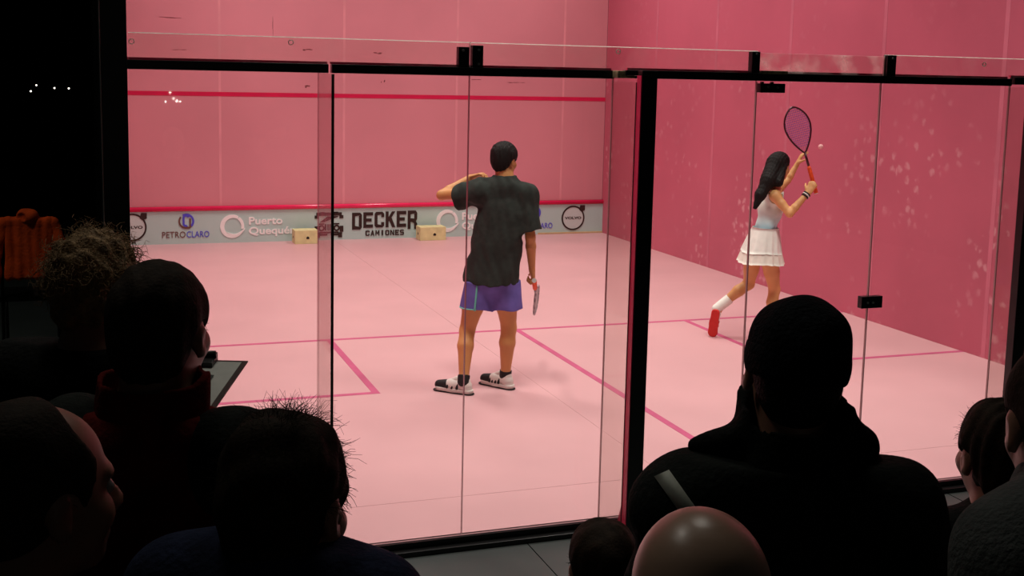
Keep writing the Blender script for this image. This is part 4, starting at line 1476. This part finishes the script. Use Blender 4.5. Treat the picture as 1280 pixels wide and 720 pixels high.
t1 = spectator('man in black beanie and black jacket with grey shoulder tape, back turned', 992, 464, 2.0, 2, 3, 0, M['skin3'], 'beanie', M['greencloth'], roll=-5, bulk=.034, wide=.91, smul=.992, seed=2)
ct, cJ, chc, cHR, cs, cp_ = t1
# stand-up collar, open and pointing outwards on both sides
n0 = cJ['neck'] + A(0, 0, .022)
bfc = facing(3)
shell('collar', [(cone(n0 - A(0, 0, .055), n0 + A(0, 0, .115) + bfc * .02, .114, .094, (bfc, .88), capb=unit(A(0, 0, 1) + bfc * -.15)), 0),
                (cone(n0 + RV * -.070 + A(0, 0, .060), n0 + RV * -.160 + A(0, 0, .028) + bfc * .03, .036, .015), .02),
                (cone(n0 + RV * .066 + A(0, 0, .068), n0 + RV * .108 + A(0, 0, .040) + bfc * .02, .036, .034), .02)], .0055, M['blackcloth'], ct,
      subs=[(cone(n0 + A(0, 0, .095), n0 + A(0, 0, .22) + bfc * .04, .080, .084, (bfc, .85)), .006)], warp=folds(.005, 34, 9, .6))
# grey tape over the left shoulder
from mathutils.bvhtree import BVHTree
jo = [o for o in ct.children if o.name.startswith('jacket')][0]
jl = world_loc(ct)
bvh = BVHTree.FromPolygons([Vector(jl) + v.co for v in jo.data.vertices], [tuple(q.vertices) for q in jo.data.polygons])
bandV, bandF = [], []
for t_ in np.linspace(0, 1, 14):
    for dxx in (-9, 9):
        d = unit(spot(829 + 66 * t_ + dxx, 594 + 92 * t_ - dxx * .45, 2.0) - CAM)
        hit, nr, _, _ = bvh.ray_cast(Vector(CAM), Vector(d), 6)
        if hit is None: continue
        for rr in (-.002, .006): bandV.append(np.array(hit) + np.array(nr) * rr * (1 if nr.dot(Vector(d)) < 0 else -1))
for i in range(len(bandV) // 4 - 1):
    o = 4 * i
    bandF += [(o + 1, o + 3, o + 7, o + 5), (o + 2, o, o + 4, o + 6), (o, o + 1, o + 5, o + 4), (o + 3, o + 2, o + 6, o + 7)]
obj('reflective_tape', bandV, bandF, M['reflect'], ct, True)

# man with the clipboard
brd_c = spot(310, 451, 2.50)
e2 = unit(-HV * .97 - RV * .02 + A(0, 0, -.10))         # from the clip end towards the reader
e1 = unit(-RV * .99 + HV * .06 + A(0, 0, .0))
e1 = unit(e1 - e2 * (e1 @ e2))
en = unit(np.cross(e1, e2))
if en[2] < 0: en = -en
grip_pt = brd_c + e2 * .20 + e1 * .02
spectator('man with short dark hair and maroon jacket holding the clipboard', 201, 414, 2.05, 10, 8, 0, M['skin3'], 'short', M['maroon'], sleeve=M['greencloth'], roll=0, seed=3,
          collar=(M['maroon'], .105, .100, -.1),
          arms={'wrR': brd_c + e2 * .27 + e1 * .10 - en * .085, 'elR': spot(290, 700, 2.10)})
cb = thing('clipboard', 'clipboard with grey paper held up beside the man in maroon jacket', 'clipboard', tuple(brd_c))


def slab(name, o, a, b, la, lb, z0, z1, m, parent):
    q = [o + a * x + b * y + en * z for z in (z0, z1) for x, y in ((0, 0), (la, 0), (la, lb), (0, lb))]
    return obj(name, q, BF if np.cross(a, b) @ en > 0 else [f[::-1] for f in BF], m, parent)


slab('board', brd_c, e1, e2, .235, .32, -.003, 0, M['board'], cb)
slab('paper', brd_c + e1 * .010 + e2 * .014, e1, e2, .212, .297, .0003, .0018, M['paper'], cb)
slab('loose_sheet', brd_c + e1 * .045 + e2 * .10 + en * .004, unit(e1 + en * .05), e2, .16, .20, .0, .0008, M['greycloth'], cb)
ck = MB()
c0 = brd_c + e1 * .062 + e2 * .006
for (x0, x1, y0, y1, z0, z1) in ((0, .10, 0, .012, .002, .020), (.0, .022, .01, .045, .002, .012), (.078, .10, .01, .045, .002, .012), (.022, .078, .02, .05, .002, .008)):
    q = [c0 + e1 * x + e2 * y + en * z for z in (z0, z1) for x, y in ((x0, y0), (x1, y0), (x1, y1), (x0, y1))]
    ck.add(q, BF)
ck.build('clip', M['black'], cb)
MB().tube([c0 + e1 * .002 + e2 * .006 + en * .021, c0 + e1 * .098 + e2 * .006 + en * .021], .004, 8).build('clip_bar', M['steel'], cb, True)

spectator('man with curly ash blond hair standing against the black corner column', 121, 362, 2.70, 18, 15, 0, M['skin3'], 'curly', M['blackcloth'], hairm='hair_curl', seed=4, hs=1.02)
spectator('man with receding hairline and pale collar at the lower left, face turned right', 46, 618, 1.38, 42, 28, 0, M['skin3'], 'receding', M['blackcloth'], seed=5, shift=(-.03, -.05), hs=.92,
          collar=(M['white'], .060, .090, -.3))
spectator('man with tousled tuft of brown hair and navy jacket in front of the left glass', 358, 632, 1.72, 19, 14, 0, M['skin3'], 'tufted', M['navy'], seed=6, hs=1.06, smul=1.045, dip=-.15, wide=.80, bulk=.022)
spectator('bald man with shiny scalp below the man in beanie', 873, 762, 1.28, 0, 0, 0, M['skin4'], 'bald', M['blackcloth'], seed=7, hs=.97, dip=-.05)
ctd = spectator('child with dark brown hair at the foot of the black glass post', 752, 711, 2.6, -14, -10, 0, M['skin3'], 'short', M['blackcloth'], seed=8, hs=.92, child=True, bulk=.02)
sphere('earring', ctd[2] + .92 * (ctd[3] @ A(-.083, .0, -.040)), .004, M['eyewhite'], ctd[0], 8)
spectator('boy with messy dark hair at the right beside the man in grey sweater', 1248, 570, 2.45, -6, -4, 0, M['skin3'], 'messy', M['blackcloth'], seed=9, hs=.96, bulk=.022)
spectator('man in grey knit sweater cut off by the right picture edge', 1331, 532, 1.7, 4, -36, 0, M['skin3'], 'short', M['greycloth'], seed=10, bulk=.024, smul=1.052, dip=-.25, wide=.92)

# ================================================================== DARK HALL: chair with an orange jacket, small bulbs
ch = thing('chair', 'black chair standing in the dark left of the court', 'chair', (-.56, 4.62, HZ))
cx, cy = -.56, 4.62
MB().add(*[boxv((cx - .21, cy - .20, HZ + .44), (cx + .21, cy + .22, HZ + .475)), BF]).build('seat', M['black'], ch)
box('backrest', (cx - .20, cy - .225, HZ + .70), (cx + .20, cy - .20, HZ + 1.0), M['black'], ch, .006)
for sx in (-1, 1):
    MB().tube([(cx + sx * .19, cy - .24, HZ), (cx + sx * .19, cy - .20, HZ + .46), (cx + sx * .19, cy - .212, HZ + 1.0)], .012, 8).build('leg', M['black'], ch, True)
    MB().tube([(cx + sx * .19, cy + .22, HZ), (cx + sx * .19, cy + .20, HZ + .45)], .012, 8).build('leg', M['black'], ch, True)
jk = thing('jacket', 'orange hooded jacket hung over the chair back in the dark left of the court', 'jacket', (cx, cy - .21, HZ + 1.02))
yb = cy - .262
shell('torso_panel', [(rbox((cx, yb, HZ + .84), (.165, .026, .225), .02), 0), (rbox((cx, cy - .212, HZ + 1.035), (.175, .072, .026), .02), .02)], .007, M['hivis'], jk, warp=folds(.007, 30, 3, .5))
shell('hood', [(ell((cx + .0, yb - .01, HZ + 1.075), (.075, .055, .06)), 0)], .006, M['hivis'], jk, subs=[(ell((cx - .05, yb - .055, HZ + 1.07), (.035, .03, .04)), .01)], warp=folds(.005, 40, 5, .5))
for sx in (-1, 1):
    shell('sleeve', [(cone((cx + sx * .17, yb, HZ + 1.02), (cx + sx * .235, yb, HZ + .80), .045, .055, (A(0, 1, 0), .6)), 0), (cone((cx + sx * .235, yb, HZ + .80), (cx + sx * .24, yb, HZ + .60), .05, .045, (A(0, 1, 0), .6)), .02)], .007, M['hivis'], jk, warp=folds(.006, 34, 6, .5))


def string_lights(label, pts, r, m):
    P = [np.asarray(p) for p in pts]
    t = thing('string_lights', label, 'lights', tuple(P[0]))
    q = sorted(P, key=lambda a: a[0])
    a0, a1 = q[0] + A(-2.5, 0, 1.0), q[-1] + A(2.5, 0, 1.0)
    MB().tube([a0] + [k + A(0, 0, .06) for k in q] + [a1], .003, 5).build('cable', M['blackmatte'], t)
    for k in P:
        sphere('bulb', k, r, m, t, 8)
        MB().tube([k + A(0, 0, r * .8), k + A(0, 0, .06)], .005, 6).build('bulb_socket', M['blackmatte'], t)
    return t


far = [CAM + (11.5 - CAM[1]) / (d[1]) * d for d in [CF + CR * (u - PX) / FPX - CU * (v - PY) / FPX for u, v in ((38.5, 114), (45.5, 106.5), (68, 110), (86, 110.5))]]  # bulbs added to stand in for lamp glints mirrored in glass
string_lights('tiny white bulbs on a cable, added for glints in the dark hall', far, .011, M['glintfar'])
# a second string hangs behind the spectators; its bulbs mirror in the glass
YB = -7.2
near = []
for u, v in ((207, 127.5), (213, 116), (217, 122.8), (221, 126.2), (225, 127)):
    d = CF + CR * (u - PX) / FPX - CU * (v - PY) / FPX
    vy = 2 * (GY - .006) - YB
    q = CAM + (vy - CAM[1]) / d[1] * d
    near.append(A(q[0], YB, q[2]))
string_lights('small warm bulbs strung behind the spectators, mirrored in the left glass', near, .008, M['bulb'])
